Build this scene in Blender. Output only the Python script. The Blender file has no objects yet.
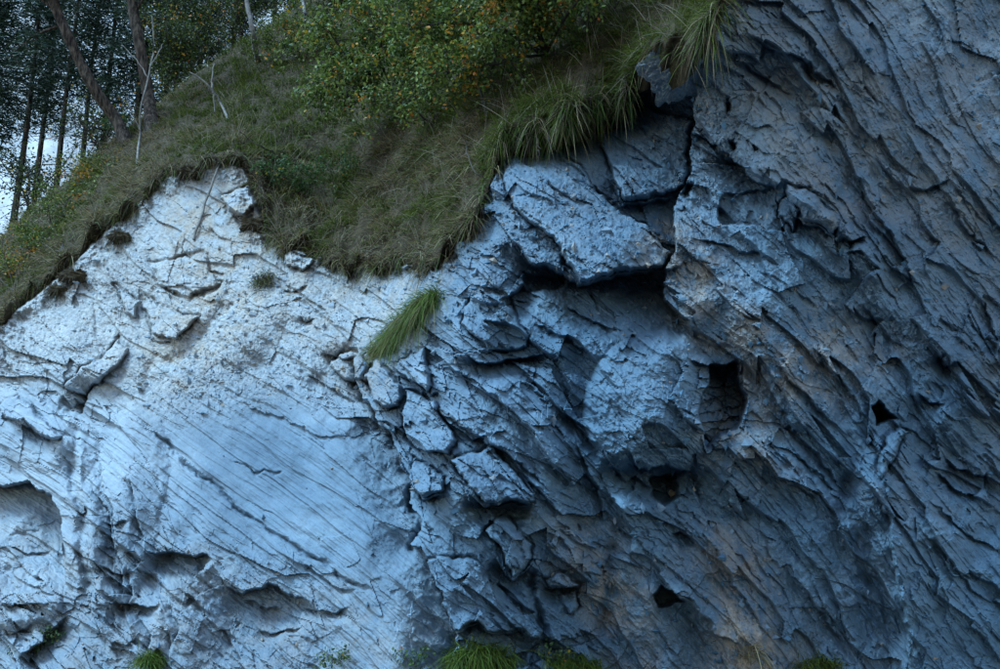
import bpy, math, random
import numpy as np
from mathutils import Vector

random.seed(7)
RNG = np.random.default_rng(11)

# ------------------------------------------------------------------ camera, sky, sun, exposure
scene = bpy.context.scene
COL = scene.collection
CAM = np.array([0.0, 0.0, 1.6]); PITCH = math.radians(12.0); LENS = 35.0
FPX = LENS / 36.0 * 1000.0
cd = bpy.data.cameras.new('camera'); cam = bpy.data.objects.new('camera', cd); COL.objects.link(cam)
cam.location = CAM; cam.rotation_euler = (math.radians(90) + PITCH, 0, 0)
cd.lens = LENS; cd.sensor_width = 36.0; cd.clip_start = 0.1; cd.clip_end = 8000
scene.camera = cam

SUN_EL, SUN_AZ = math.radians(55), math.radians(-112)      # azimuth from +Y, clockwise seen from above
world = bpy.data.worlds.new('World'); scene.world = world; world.use_nodes = True
wn = world.node_tree; bg = wn.nodes['Background']
sky = wn.nodes.new('ShaderNodeTexSky'); sky.sky_type = 'NISHITA'; sky.sun_disc = False
sky.sun_elevation = SUN_EL; sky.sun_rotation = SUN_AZ
sky.air_density = 1.6; sky.dust_density = 0.2; sky.ozone_density = 3.0
wn.links.new(sky.outputs[0], bg.inputs[0]); bg.inputs[1].default_value = 0.11
sd = bpy.data.lights.new('sun', 'SUN'); sun = bpy.data.objects.new('sun', sd); COL.objects.link(sun)
sd.energy = 2.1; sd.angle = math.radians(26); sd.color = (0.47, 0.775, 1.0)
to_sun = Vector((math.sin(SUN_AZ) * math.cos(SUN_EL), math.cos(SUN_AZ) * math.cos(SUN_EL), math.sin(SUN_EL)))
sun.rotation_euler = to_sun.to_track_quat('Z', 'Y').to_euler()
vs = scene.view_settings
vs.view_transform = 'Standard'; vs.look = 'None'; vs.gamma = 1.0; vs.use_curve_mapping = False; vs.exposure = 1.4
scene.render.engine = 'CYCLES'
scene.cycles.use_denoising = True
scene.cycles.max_bounces = 5; scene.cycles.diffuse_bounces = 3; scene.cycles.transparent_max_bounces = 4

# ------------------------------------------------------------------ small helpers
def ray(px, py):
    px = np.asarray(px, float); py = np.asarray(py, float)
    cx = (px - 500.0) / FPX; cy = -(py - 334.5) / FPX
    c, s = math.cos(PITCH), math.sin(PITCH)
    return np.stack([cx, c - cy * s, s + cy * c], -1)
def at(px, py, Y):
    d = ray(px, py)
    return CAM + d * (np.asarray(Y, float) / d[..., 1])[..., None]
def P(px, py, Y):
    return Vector(at(px, py, Y))

_pr = np.random.default_rng(5)
_PERM = _pr.permutation(4096); _G = _pr.uniform(0, 2 * np.pi, 4096); _GX, _GY = np.cos(_G), np.sin(_G); _HV = _pr.random(4096)
def hsh(ix, iy, seed):
    return _PERM[(_PERM[(ix + seed * 131) & 4095] + iy + seed * 17) & 4095]
def perlin(x, y, seed=0):
    x0 = np.floor(x).astype(np.int64); y0 = np.floor(y).astype(np.int64); fx = x - x0; fy = y - y0
    u = fx * fx * fx * (fx * (fx * 6 - 15) + 10); v = fy * fy * fy * (fy * (fy * 6 - 15) + 10)
    def g(i, j):
        h = hsh(x0 + i, y0 + j, seed); return _GX[h] * (fx - i) + _GY[h] * (fy - j)
    a = g(0, 0); b = g(1, 0); c = g(0, 1); d = g(1, 1)
    return 1.45 * ((a + (b - a) * u) + ((c + (d - c) * u) - (a + (b - a) * u)) * v)
def fbm(x, y, octv, seed=0, gain=0.5):
    o = 0; a = 1.0
    for k in range(octv):
        o = o + a * perlin(x, y, seed + k); x = x * 2.03 + 7.1; y = y * 2.03 + 3.3; a *= gain
    return o
def voronoi(x, y, seed, jit=0.9):
    """nearest cell: returns its hash, the offset to its centre, and the edge distance F2-F1"""
    x0 = np.floor(x).astype(np.int64); y0 = np.floor(y).astype(np.int64)
    b1 = np.full(x.shape, 1e9); b2 = np.full(x.shape, 1e9); hb = np.zeros(x.shape, np.int64); ox = np.zeros(x.shape); oy = np.zeros(x.shape)
    for i in (-1, 0, 1):
        for j in (-1, 0, 1):
            h = hsh(x0 + i, y0 + j, seed)
            dx = x - (x0 + i + 0.5 + jit * (_HV[h] - 0.5)); dy = y - (y0 + j + 0.5 + jit * (_HV[(h * 7 + 13) & 4095] - 0.5))
            d = dx * dx + dy * dy; m = d < b1
            b2 = np.where(m, b1, np.minimum(b2, d)); b1 = np.where(m, d, b1); hb = np.where(m, h, hb); ox = np.where(m, dx, ox); oy = np.where(m, dy, oy)
    return hb, ox, oy, np.sqrt(b2) - np.sqrt(b1)
def sstep(a, b, x):
    t = np.clip((x - a) / (b - a), 0, 1); return t * t * (3 - 2 * t)

class TPS:
    def __init__(self, pts, lam=0.0):
        p = np.array(pts, float); self.p = p[:, :2] / 300.0; n = len(p)
        K = self.k(self.p, self.p) + lam * np.eye(n); Q = np.c_[np.ones(n), self.p]
        A = np.zeros((n + 3, n + 3)); A[:n, :n] = K; A[:n, n:] = Q; A[n:, :n] = Q.T
        self.w = np.linalg.solve(A, np.r_[p[:, 2], np.zeros(3)])
    @staticmethod
    def k(a, b):
        r2 = ((a[:, None] - b[None]) ** 2).sum(-1); return 0.5 * r2 * np.log(r2 + 1e-9)
    def __call__(self, x, y):
        x = np.asarray(x, float); y = np.asarray(y, float); sh = np.broadcast(x, y).shape
        q = np.c_[np.broadcast_to(x, sh).ravel(), np.broadcast_to(y, sh).ravel()] / 300.0
        o = np.empty(len(q)); n = len(self.p)
        for i in range(0, len(q), 60000):
            b = q[i:i + 60000]; o[i:i + 60000] = self.k(b, self.p) @ self.w[:n] + np.c_[np.ones(len(b)), b] @ self.w[n:]
        return o.reshape(sh)
def gauss_field(pts, x, y, sig):
    num = np.zeros(x.shape); den = np.full(x.shape, 1e-12)
    for (a, b, v) in pts:
        d2 = ((x - a) ** 2 + (y - b) ** 2) / (2 * sig * sig)
        w = np.exp(-np.minimum(d2, 40)) + 1e-5 / (1 + d2); num += w * v; den += w
    return num / den
def in_poly(x, y, poly):
    ins = np.zeros(x.shape, bool); n = len(poly)
    for i in range(n):
        (x1, y1), (x2, y2) = poly[i], poly[(i + 1) % n]
        if y1 == y2: continue
        c = ((y1 > y) != (y2 > y)) & (x < (x2 - x1) * (y - y1) / (y2 - y1) + x1); ins ^= c
    return ins
def line_dist(x, y, pl):
    """unsigned distance, side (+1 = right hand walking the line, y down), 0..1 along"""
    best = np.full(x.shape, 1e9); side = np.zeros(x.shape); al = np.zeros(x.shape); sc = np.zeros(x.shape)
    L = [math.hypot(pl[i + 1][0] - pl[i][0], pl[i + 1][1] - pl[i][1]) for i in range(len(pl) - 1)]; T = sum(L); acc = 0
    for i in range(len(pl) - 1):
        ax, ay = pl[i]; bx, by = pl[i + 1]; dx, dy = bx - ax, by - ay; l2 = dx * dx + dy * dy
        tr = ((x - ax) * dx + (y - ay) * dy) / l2; t = np.clip(tr, 0, 1)
        d = np.hypot(x - ax - t * dx, y - ay - t * dy); cr = dx * (y - ay) - dy * (x - ax)
        pc = np.abs(cr) / math.sqrt(l2); m = (d < best - 1e-6) | ((d < best + 1e-6) & (pc > sc)); best = np.where(m, d, best); sc = np.where(m, pc, sc); side = np.where(m, np.sign(cr), side); al = np.where(m, (acc + tr * L[i]) / T, al); acc += L[i]
    return best, side, al

# ------------------------------------------------------------------ materials
def nodes_of(name):
    m = bpy.data.materials.new(name); m.use_nodes = True; nt = m.node_tree; nt.nodes.clear()
    out = nt.nodes.new('ShaderNodeOutputMaterial'); return m, nt, out
def N(nt, t, **kw):
    n = nt.nodes.new(t)
    for k, v in kw.items():
        if k.startswith('i_'):
            key = k[2:]; key = int(key) if key.isdigit() else key
            n.inputs[key].default_value = v
        else: setattr(n, k, v)
    return n
def ramp(nt, stops, interp='LINEAR'):
    r = nt.nodes.new('ShaderNodeValToRGB'); r.color_ramp.interpolation = interp; e = r.color_ramp.elements
    while len(e) < len(stops): e.new(0.5)
    for i, (p, c) in enumerate(stops):
        e[i].position = p; e[i].color = (*c, 1) if len(c) == 3 else c
    return r
def mixc(nt, fac, a, b, mode='MIX'):
    n = nt.nodes.new('ShaderNodeMix'); n.data_type = 'RGBA'; n.blend_type = mode; n.clamp_factor = True
    for sock, v in ((n.inputs[0], fac), (n.inputs[6], a), (n.inputs[7], b)):
        if hasattr(v, 'is_linked'): nt.links.new(v, sock)
        else: sock.default_value = v if not isinstance(v, tuple) or len(v) == 4 else (*v, 1)
    return n.outputs[2]

def rock_material():
    m, nt, out = nodes_of('schist'); L = nt.links.new
    uv = N(nt, 'ShaderNodeUVMap', uv_map='strata'); tint = N(nt, 'ShaderNodeAttribute', attribute_name='tint')
    sep = N(nt, 'ShaderNodeSeparateColor'); L(tint.outputs['Color'], sep.inputs[0])      # R pale, G tan, B debris
    geo = N(nt, 'ShaderNodeTexCoord')
    def noise(vec, scale, det=4, rough=0.55, mp=None):
        if mp:
            k = N(nt, 'ShaderNodeMapping'); k.inputs['Scale'].default_value = mp; L(vec, k.inputs[0]); vec = k.outputs[0]
        n = N(nt, 'ShaderNodeTexNoise'); n.inputs['Scale'].default_value = scale; n.inputs['Detail'].default_value = det; n.inputs['Roughness'].default_value = rough
        L(vec, n.inputs['Vector']); return n.outputs['Fac']
    st = noise(uv.outputs[0], 1.0, 5, 0.6, (2.2, 22.0, 1))           # streaks along the foliation
    bl = noise(geo.outputs['Object'], 0.9, 6, 0.6)
    fi = noise(geo.outputs['Object'], 14.0, 5, 0.7)
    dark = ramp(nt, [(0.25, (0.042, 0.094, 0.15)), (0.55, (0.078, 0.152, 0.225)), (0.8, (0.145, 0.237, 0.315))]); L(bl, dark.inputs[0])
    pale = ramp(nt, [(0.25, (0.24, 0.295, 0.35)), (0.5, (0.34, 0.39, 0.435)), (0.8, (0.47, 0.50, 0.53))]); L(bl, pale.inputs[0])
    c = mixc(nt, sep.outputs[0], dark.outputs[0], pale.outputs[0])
    sr = ramp(nt, [(0.3, (0.86, 0.86, 0.86)), (0.5, (1, 1, 1)), (0.72, (1.09, 1.09, 1.08))]); L(st, sr.inputs[0])
    c = mixc(nt, 1.0, c, sr.outputs[0], 'MULTIPLY')
    fr = ramp(nt, [(0.3, (0.88, 0.88, 0.88)), (0.52, (1, 1, 1)), (0.75, (1.1, 1.1, 1.09))]); L(fi, fr.inputs[0])
    c = mixc(nt, 1.0, c, fr.outputs[0], 'MULTIPLY')
    tn = N(nt, 'ShaderNodeMath', operation='MULTIPLY'); L(sep.outputs[1], tn.inputs[0])
    tr = ramp(nt, [(0.40, (0, 0, 0)), (0.58, (1, 1, 1))]); L(noise(geo.outputs['Object'], 3.2, 6, 0.7), tr.inputs[0]); L(tr.outputs[0], tn.inputs[1])
    c = mixc(nt, tn.outputs[0], c, (0.33, 0.265, 0.205))
    dn = N(nt, 'ShaderNodeMath', operation='MULTIPLY'); L(sep.outputs[2], dn.inputs[0])
    vo = N(nt, 'ShaderNodeTexVoronoi'); vo.inputs['Scale'].default_value = 26; L(geo.outputs['Object'], vo.inputs['Vector'])
    db = ramp(nt, [(0.0, (0.13, 0.12, 0.11)), (0.35, (0.27, 0.25, 0.225)), (0.7, (0.40, 0.375, 0.34)), (1.0, (0.52, 0.50, 0.47))])
    sv = N(nt, 'ShaderNodeSeparateColor'); L(vo.outputs['Color'], sv.inputs[0]); L(sv.outputs[0], db.inputs[0])
    dn.inputs[1].default_value = 0.65; c = mixc(nt, dn.outputs[0], c, db.outputs[0])
    b = N(nt, 'ShaderNodeBsdfPrincipled'); L(c, b.inputs['Base Color']); b.inputs['Roughness'].default_value = 0.82; b.inputs['Specular IOR Level'].default_value = 0.25
    h1 = noise(uv.outputs[0], 1.0, 4, 0.6, (12.0, 36.0, 1)); h2 = noise(geo.outputs['Object'], 24.0, 4, 0.6)
    add = N(nt, 'ShaderNodeMath', operation='ADD'); L(h1, add.inputs[0]); L(h2, add.inputs[1])
    bp = N(nt, 'ShaderNodeBump'); bp.inputs['Strength'].default_value = 0.35; bp.inputs['Distance'].default_value = 0.02
    L(add.outputs[0], bp.inputs['Height']); L(bp.outputs[0], b.inputs['Normal']); L(b.outputs[0], out.inputs[0])
    return m
def attr_leaf(name, trans=0.35, rough=0.6, gain=1.0):
    m, nt, out = nodes_of(name); L = nt.links.new
    a = N(nt, 'ShaderNodeAttribute', attribute_name='tint')
    b = N(nt, 'ShaderNodeBsdfPrincipled'); b.inputs['Roughness'].default_value = rough; b.inputs['Specular IOR Level'].default_value = 0.3
    t = N(nt, 'ShaderNodeBsdfTranslucent'); mx = N(nt, 'ShaderNodeMixShader'); mx.inputs[0].default_value = trans
    L(a.outputs['Color'], b.inputs['Base Color']); L(a.outputs['Color'], t.inputs['Color'])
    L(b.outputs[0], mx.inputs[1]); L(t.outputs[0], mx.inputs[2]); L(mx.outputs[0], out.inputs[0]); return m
def noisy(name, stops, scale, detail=6, bump=0.5, dist=0.03, rough=0.9, stretch=(1, 1, 1)):
    m, nt, out = nodes_of(name); L = nt.links.new
    tc = N(nt, 'ShaderNodeTexCoord'); mp = N(nt, 'ShaderNodeMapping'); mp.inputs['Scale'].default_value = stretch; L(tc.outputs['Object'], mp.inputs[0])
    n = N(nt, 'ShaderNodeTexNoise'); n.inputs['Scale'].default_value = scale; n.inputs['Detail'].default_value = detail; n.inputs['Roughness'].default_value = 0.65; L(mp.outputs[0], n.inputs['Vector'])
    r = ramp(nt, stops); L(n.outputs['Fac'], r.inputs[0])
    b = N(nt, 'ShaderNodeBsdfPrincipled'); b.inputs['Roughness'].default_value = rough; b.inputs['Specular IOR Level'].default_value = 0.2; L(r.outputs[0], b.inputs['Base Color'])
    bp = N(nt, 'ShaderNodeBump'); bp.inputs['Strength'].default_value = bump; bp.inputs['Distance'].default_value = dist; L(n.outputs['Fac'], bp.inputs['Height']); L(bp.outputs[0], b.inputs['Normal'])
    L(b.outputs[0], out.inputs[0]); return m
M_ROCK = rock_material()
M_SOIL = noisy('hill_soil', [(0.3, (0.025, 0.017, 0.009)), (0.5, (0.05, 0.036, 0.018)), (0.75, (0.11, 0.08, 0.045))], 9.0, 8, 1.0, 0.06)
M_GROUND = noisy('gravel_ground', [(0.3, (0.035, 0.035, 0.035)), (0.55, (0.05, 0.05, 0.05)), (0.8, (0.075, 0.075, 0.075))], 6.0)
M_BARK = noisy('dark_bark', [(0.38, (0.014, 0.010, 0.008)), (0.5, (0.06, 0.043, 0.032)), (0.65, (0.15, 0.11, 0.085))], 16.0, 6, 1.0, 0.06, 0.9, (1, 1, 0.22))
M_PALEBARK = noisy('pale_bark', [(0.3, (0.10, 0.09, 0.085)), (0.55, (0.28, 0.265, 0.25)), (0.8, (0.45, 0.43, 0.41))], 9.0, 5, 0.5, 0.01)
M_TWIG = noisy('twig_bark', [(0.3, (0.03, 0.025, 0.02)), (0.7, (0.085, 0.07, 0.06))], 12.0, 4, 0.4, 0.01)
M_DEAD = noisy('dead_wood', [(0.3, (0.12, 0.11, 0.10)), (0.7, (0.30, 0.28, 0.26))], 12.0, 4, 0.4, 0.01)
M_MOUNT = noisy('far_slope', [(0.3, (0.30, 0.32, 0.34)), (0.6, (0.55, 0.57, 0.6)), (0.8, (0.7, 0.72, 0.75))], 0.02, 8, 0.3, 3.0)
M_GRASS = attr_leaf('grass_blades', 0.30, 0.65)
M_LEAF = attr_leaf('broad_leaves', 0.35, 0.5)
M_NEEDLE = attr_leaf('conifer_needles', 0.2, 0.6)

# ------------------------------------------------------------------ mesh helpers
def mesh_np(name, V, F, mat, tint=None, uv=None, smooth=False):
    """V n x 3, F n x 3 or n x 4 int array"""
    V = np.ascontiguousarray(V, np.float32); F = np.ascontiguousarray(F, np.int32)
    me = bpy.data.meshes.new(name); k = F.shape[1]
    me.vertices.add(len(V)); me.vertices.foreach_set('co', V.ravel())
    me.loops.add(F.size); me.loops.foreach_set('vertex_index', F.ravel())
    me.polygons.add(len(F)); me.polygons.foreach_set('loop_start', np.arange(0, F.size, k, dtype=np.int32)); me.polygons.foreach_set('loop_total', np.full(len(F), k, np.int32))
    if uv is not None:
        u = me.uv_layers.new(name='strata'); u.data.foreach_set('uv', np.ascontiguousarray(uv[F.ravel()], np.float32).ravel())
    if tint is not None:
        a = me.attributes.new('tint', 'FLOAT_COLOR', 'POINT'); a.data.foreach_set('color', np.ascontiguousarray(np.c_[tint, np.ones(len(V))], np.float32).ravel())
    me.update(calc_edges=True); me.validate()
    me.polygons.foreach_set('use_smooth', np.full(len(me.polygons), smooth, bool))
    me.materials.append(mat); return me
def link(name, data, parent=None, label=None, cat=None, group=None, kind=None):
    o = bpy.data.objects.new(name, data); COL.objects.link(o)
    if parent is not None: o.parent = parent
    for k, v in (('label', label), ('category', cat), ('group', group), ('kind', kind)):
        if v: o[k] = v
    return o
def thing(name, label, cat, loc=(0, 0, 0), group=None):
    o = link(name, None, None, label, cat, group); o.location = loc; o.empty_display_size = 0.2; return o

class Tubes:
    def __init__(self): self.V = []; self.F = []; self.n = 0
    def add(self, pts, radii, sides=6, jag=0.0):
        pts = np.array(pts, float); m = len(pts); radii = np.broadcast_to(np.array(radii, float), (m,))
        tan = np.gradient(pts, axis=0); tan /= np.linalg.norm(tan, axis=1)[:, None] + 1e-9
        ref = np.array([0, 0, 1.0]) if abs(tan[0, 2]) < 0.9 else np.array([1.0, 0, 0]); u = np.cross(tan, ref); u /= np.linalg.norm(u, axis=1)[:, None] + 1e-9
        v = np.cross(tan, u); ang = np.linspace(0, 2 * np.pi, sides, endpoint=False)
        rr = radii[:, None] * (1 + jag * RNG.uniform(-1, 1, (m, sides)))
        ring = pts[:, None] + (u[:, None] * np.cos(ang)[None, :, None] + v[:, None] * np.sin(ang)[None, :, None]) * rr[..., None]
        base = self.n; self.V.append(ring.reshape(-1, 3))
        for i in range(m - 1):
            for j in range(sides):
                a = base + i * sides + j; b = base + i * sides + (j + 1) % sides; self.F.append((a, b, b + sides, a + sides))
        self.n += m * sides
    def mesh(self, name, mat, off=(0, 0, 0), smooth=True): return mesh_np(name, np.concatenate(self.V) - np.array(off), np.array(self.F), mat, smooth=smooth)
def smooth_path(pts, n):
    pts = np.array(pts, float); m = len(pts); t = np.linspace(0, m - 1, n); i = np.clip(np.floor(t).astype(int), 0, m - 2); f = (t - i)[:, None]
    p0 = pts[np.maximum(i - 1, 0)]; p1 = pts[i]; p2 = pts[i + 1]; p3 = pts[np.minimum(i + 2, m - 1)]
    return 0.5 * (2 * p1 + (p2 - p0) * f + (2 * p0 - 5 * p1 + 4 * p2 - p3) * f ** 2 + (3 * p1 - p0 - 3 * p2 + p3) * f ** 3)
def unit(v): return v / (np.linalg.norm(v, axis=-1, keepdims=True) + 1e-9)

# ================================================================== THE CLIFF
def axis(a, b, c, d, s, so):
    lo = [b]; k = s
    while lo[-1] > a: k = min(k * 1.06, so); lo.append(lo[-1] - k)
    hi = [c]; k = s
    while hi[-1] < d: k = min(k * 1.06, so); hi.append(hi[-1] + k)
    return np.r_[np.array(lo[::-1])[:-1], np.arange(b, c, s), np.array(hi)]
STEP = 1.0
AX = axis(-200, -8, 1008, 1240, STEP, 2.6); AY = axis(-170, -8, 677, 740, STEP, 6.0)
X, Y = np.meshgrid(AX, AY)
BASE = TPS([(-200, 640, 13.8), (-200, 420, 15.6), (0, 669, 12.5), (0, 330, 14.9), (100, 500, 12.9), (200, 669, 11.7), (200, 400, 13.2), (200, 170, 15.4), (380, 669, 11.05), (390, 500, 11.6), (350, 400, 12.3), (300, 500, 12.05),
            (300, 260, 14.0), (380, 300, 12.9), (400, 265, 12.7), (440, 300, 11.1), (470, 320, 10.7), (430, 440, 10.95), (450, 500, 10.75), (450, 640, 10.75), (500, 450, 10.5), (500, 190, 11.0), (540, 640, 10.75), (600, 669, 10.95), (600, 400, 10.35), (700, 669, 10.8),
            (560, 240, 10.55), (640, 240, 10.6), (640, 130, 11.45), (600, 90, 11.9), (700, 300, 10.3), (715, 50, 9.95), (720, 420, 10.5), (850, 669, 10.8), (850, 350, 10.4), (850, 0, 9.8), (1000, 669, 10.85), (1000, 300, 10.5),
            (1000, 0, 9.9), (1240, 300, 11.0), (1240, 700, 11.3), (1240, -100, 10.3), (800, -170, 9.6), (560, -100, 12.3), (1000, -170, 9.6)], 0.001)
# smooth fields on a coarse grid, then cubic upsampling
CX = np.linspace(-220, 1260, 60); CY = np.linspace(-190, 760, 39); GX, GY = np.meshgrid(CX, CY)
def cubic_w(fine, coarse):
    h = coarse[1] - coarse[0]; q = (fine - coarse[0]) / h; i = np.clip(np.floor(q).astype(int), 1, len(coarse) - 3); f = q - i
    W = np.zeros((len(fine), len(coarse))); r = np.arange(len(fine))
    for k, w in ((-1, -0.5 * f + f * f - 0.5 * f ** 3), (0, 1 - 2.5 * f * f + 1.5 * f ** 3), (1, 0.5 * f + 2 * f * f - 1.5 * f ** 3), (2, -0.5 * f * f + 0.5 * f ** 3)): W[r, i + k] += w
    return W
WX, WY = cubic_w(AX, CX), cubic_w(AY, CY)
def up(c): return WY @ c @ WX.T
def field(pts, sig): return up(gauss_field(pts, GX, GY, sig))
ANG = gauss_field([(50, 330, 48), (30, 400, 30), (80, 560, 72), (130, 560, 66), (20, 540, 20), (20, 620, 25), (200, 480, 25), (300, 480, 25), (380, 500, 28), (300, 580, 36), (260, 640, 55), (200, 610, 40), (120, 280, 50),
                   (220, 260, 30), (330, 330, 32), (420, 620, 42), (430, 330, 48), (480, 420, 40), (520, 540, 46), (560, 220, 32), (640, 170, 24), (560, 330, 30), (605, 420, 58), (670, 440, 34), (720, 400, 8),
                   (740, 490, 36), (700, 560, 58), (640, 620, 66), (800, 400, 54), (850, 570, 56), (790, 510, 40), (950, 570, 50), (960, 450, 38), (900, 300, 52), (950, 200, 48), (770, 230, 22), (740, 70, 30),
                   (850, 100, 58), (950, 60, 74), (700, 240, 50), (700, 310, 35), (580, 600, 20), (540, 580, 40)], GX, GY, 56.0)
def potential(gx, gy):
    ny, nx = gx.shape; n = nx * ny; idx = np.arange(n).reshape(ny, nx); A = np.zeros((n, n)); b = np.zeros(n)
    for (p, q, g, h) in ((idx[:, :-1], idx[:, 1:], 0.5 * (gx[:, :-1] + gx[:, 1:]), CX[1] - CX[0]), (idx[:-1], idx[1:], 0.5 * (gy[:-1] + gy[1:]), CY[1] - CY[0])):
        p = p.ravel(); q = q.ravel(); g = g.ravel() * h
        np.add.at(A, (p, p), 1); np.add.at(A, (q, q), 1); np.add.at(A, (p, q), -1); np.add.at(A, (q, p), -1); np.add.at(b, q, g); np.add.at(b, p, -g)
    A[0, 0] += 1; return np.linalg.solve(A, b).reshape(ny, nx)
AR = np.radians(ANG); S = up(potential(np.cos(AR), np.sin(AR))); T = up(potential(-np.sin(AR), np.cos(AR)))

wx = X + 4.5 * fbm(X / 38, Y / 38, 4, 21, 0.6); wy = Y + 4.5 * fbm(X / 38, Y / 38, 4, 31, 0.6)       # ragged outlines
D = np.zeros(X.shape)
def box(poly, pad):
    p = np.array(poly); x0, x1 = np.searchsorted(AX, [p[:, 0].min() - pad - 12, p[:, 0].max() + pad + 12]); y0, y1 = np.searchsorted(AY, [p[:, 1].min() - pad - 12, p[:, 1].max() + pad + 12])
    return slice(max(y0, 0), y1 + 1), slice(max(x0, 0), x1 + 1)
def undercut(pl, depth, fade, lip=0.0, p=1.4, taper=0.3):
    b = box(pl, fade); d, s, a = line_dist(wx[b], wy[b], pl)
    e = sstep(-0.02, taper, a) * sstep(-0.02, taper, 1 - a)
    D[b] -= np.where((s > 0) & (d < fade), depth * np.clip(1 - d / fade, 0, 1) ** p, 0) * e * sstep(0, 1.6, d)
    if lip: D[b] += np.where((s <= 0) & (d < fade), lip * np.clip(1 - d / fade, 0, 1) ** 1.2, 0) * e
def crack(pl, depth, w):
    b = box(pl, 6 * w); d, s, a = line_dist(wx[b], wy[b], pl); e = sstep(-0.02, 0.1, a) * sstep(-0.02, 0.1, 1 - a)
    D[b] -= depth * np.exp(-(d / w) ** 2) * e * np.clip(0.65 + 0.6 * perlin(X[b] / 14, Y[b] / 14, 77), 0, 2)
def bump(cx, cy, rx, ry, ang, h, pw=1.0):
    c, s = math.cos(math.radians(ang)), math.sin(math.radians(ang)); dx, dy = wx - cx, wy - cy
    r2 = ((dx * c + dy * s) / rx) ** 2 + ((-dx * s + dy * c) / ry) ** 2; D[...] += h * np.clip(1 - r2, 0, None) ** pw
MOAT = 0.15
def plate(poly, lift, gx=0.0, gy=0.0, soft=2.0, rnd=0.0):
    """a block standing proud: lift m, tilted by gx, gy metres per 100 px; rnd rounds it off"""
    b = box(poly, 4); x, y = wx[b], wy[b]; ins = in_poly(x, y, poly); pc = poly + [poly[0]]; d, _, _ = line_dist(x, y, pc)
    c = np.mean(np.array(poly), 0); w = sstep(0, soft, d)
    h = lift + (gx * (x - c[0]) + gy * (y - c[1])) / 100.0
    if rnd: h = h - rnd * np.exp(-d / 7.0)
    D[b] += np.where(ins, h * w, 0)
    if lift > 0: D[b] -= MOAT * np.exp(-(d / 2.0) ** 2) * (.6 + .8 * perlin(x / 15, y / 15, 79))
def pit(poly, depth, soft=4.0):
    b = box(poly, 4); ins = in_poly(wx[b], wy[b], poly); d, _, _ = line_dist(wx[b], wy[b], poly + [poly[0]]); D[b] -= np.where(ins, depth * sstep(0, soft, d), 0)

def ridge(pl, h, wl, wr):
    b = box(pl, max(wl, wr)); d, sd_, a = line_dist(wx[b], wy[b], pl); e = sstep(-.05, .3, a) * sstep(-.05, .3, 1 - a); D[b] += h * e * np.clip(1 - d / np.where(sd_ > 0, wr, wl), 0, 1)
# --- outlines of the rock bodies one can tell apart
EDGE = [(352, 352), (365, 380), (362, 400), (380, 410), (378, 425), (395, 440), (398, 455), (405, 470), (412, 492), (418, 515), (425, 540), (432, 560), (440, 590), (452, 628), (470, 690)]
_jr = np.random.default_rng(3); _e = []
for (x1, y1), (x2, y2) in zip(EDGE[:-1], EDGE[1:]):
    m_ = max(1, int(math.hypot(x2 - x1, y2 - y1) / 9))
    for q in range(m_): _e.append((x1 + (x2 - x1) * q / m_ + _jr.normal() * 4.5, y1 + (y2 - y1) * q / m_ + _jr.normal() * 2.5))
EDGE = _e + [EDGE[-1]]
WALL = [(745, -60), (725, 0), (702, 40), (690, 90), (696, 130), (689, 175), (676, 210), (672, 250), (665, 272), (668, 300), (690, 330)]
SHELF = [(498, 165), (552, 139), (602, 193), (623, 213), (649, 227), (667, 252), (663, 266), (580, 281), (563, 258), (548, 236), (516, 208)]
UPBLOCK = [(591, 116), (623, 104), (692, 118), (683, 186), (649, 193), (623, 204), (606, 168), (604, 143)]
SODBLOCK = [(638, 66), (645, 50), (700, 50), (701, 72), (682, 78), (668, 84), (655, 72)]
BULGE = [(600, 385), (612, 362), (640, 345), (675, 340), (700, 352), (704, 390), (698, 425), (705, 455), (690, 468), (655, 464), (625, 446), (608, 420)]
LOWSLAB = [(430, 560), (473, 556), (541, 630), (542, 641), (534, 642), (517, 628), (493, 632), (479, 621), (455, 630)]
BLK = {
 'a': [(366, 379), (382, 359), (402, 385), (400, 410), (388, 410), (372, 397)], 'b': [(399, 358), (426, 346), (434, 373), (431, 394), (424, 389), (397, 371)],
 'c': [(403, 391), (435, 403), (459, 437), (450, 454), (424, 450), (408, 440)], 'd': [(414, 457), (434, 466), (447, 480), (448, 492), (423, 495), (411, 480)],
 'e': [(450, 460), (488, 443), (514, 470), (536, 501), (521, 504), (488, 503), (468, 486)], 'f': [(486, 528), (507, 515), (533, 547), (530, 560), (512, 575)],
 'g': [(548, 578), (561, 571), (580, 584), (574, 588), (554, 586)], 'h': [(782, 180), (815, 195), (838, 222), (834, 234), (805, 222), (785, 200)],
 'i': [(772, 204), (785, 195), (799, 212), (792, 229)], 'j': [(722, 192), (772, 187), (783, 231), (719, 225)],
 'k': [(61, 388), (88, 362), (119, 340), (131, 350), (110, 372), (88, 400)], 'l': [(142, 294), (165, 309), (198, 317), (175, 338), (153, 334)], 'm': [(114, 282), (142, 299), (139, 316), (129, 312)],
 'n': [(330, 364), (345, 350), (368, 352), (375, 368), (368, 384), (345, 379)], 'o': [(284, 252), (300, 246), (312, 258), (304, 272), (288, 266)], 'p': [(222, 196), (246, 186), (256, 204), (243, 214), (226, 212)],
 'q': [(872, 471), (886, 440), (901, 424), (912, 430), (894, 455), (877, 480)], 'r': [(0, 404), (20, 398), (62, 434), (58, 440), (30, 430), (0, 416)], 's': [(150, 262), (205, 255), (222, 282), (190, 300), (158, 286)],
 't': [(560, 594), (578, 590), (582, 606), (570, 614)], 'u': [(470, 290), (505, 296), (530, 330), (528, 350), (490, 352), (462, 325)],
}
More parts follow.
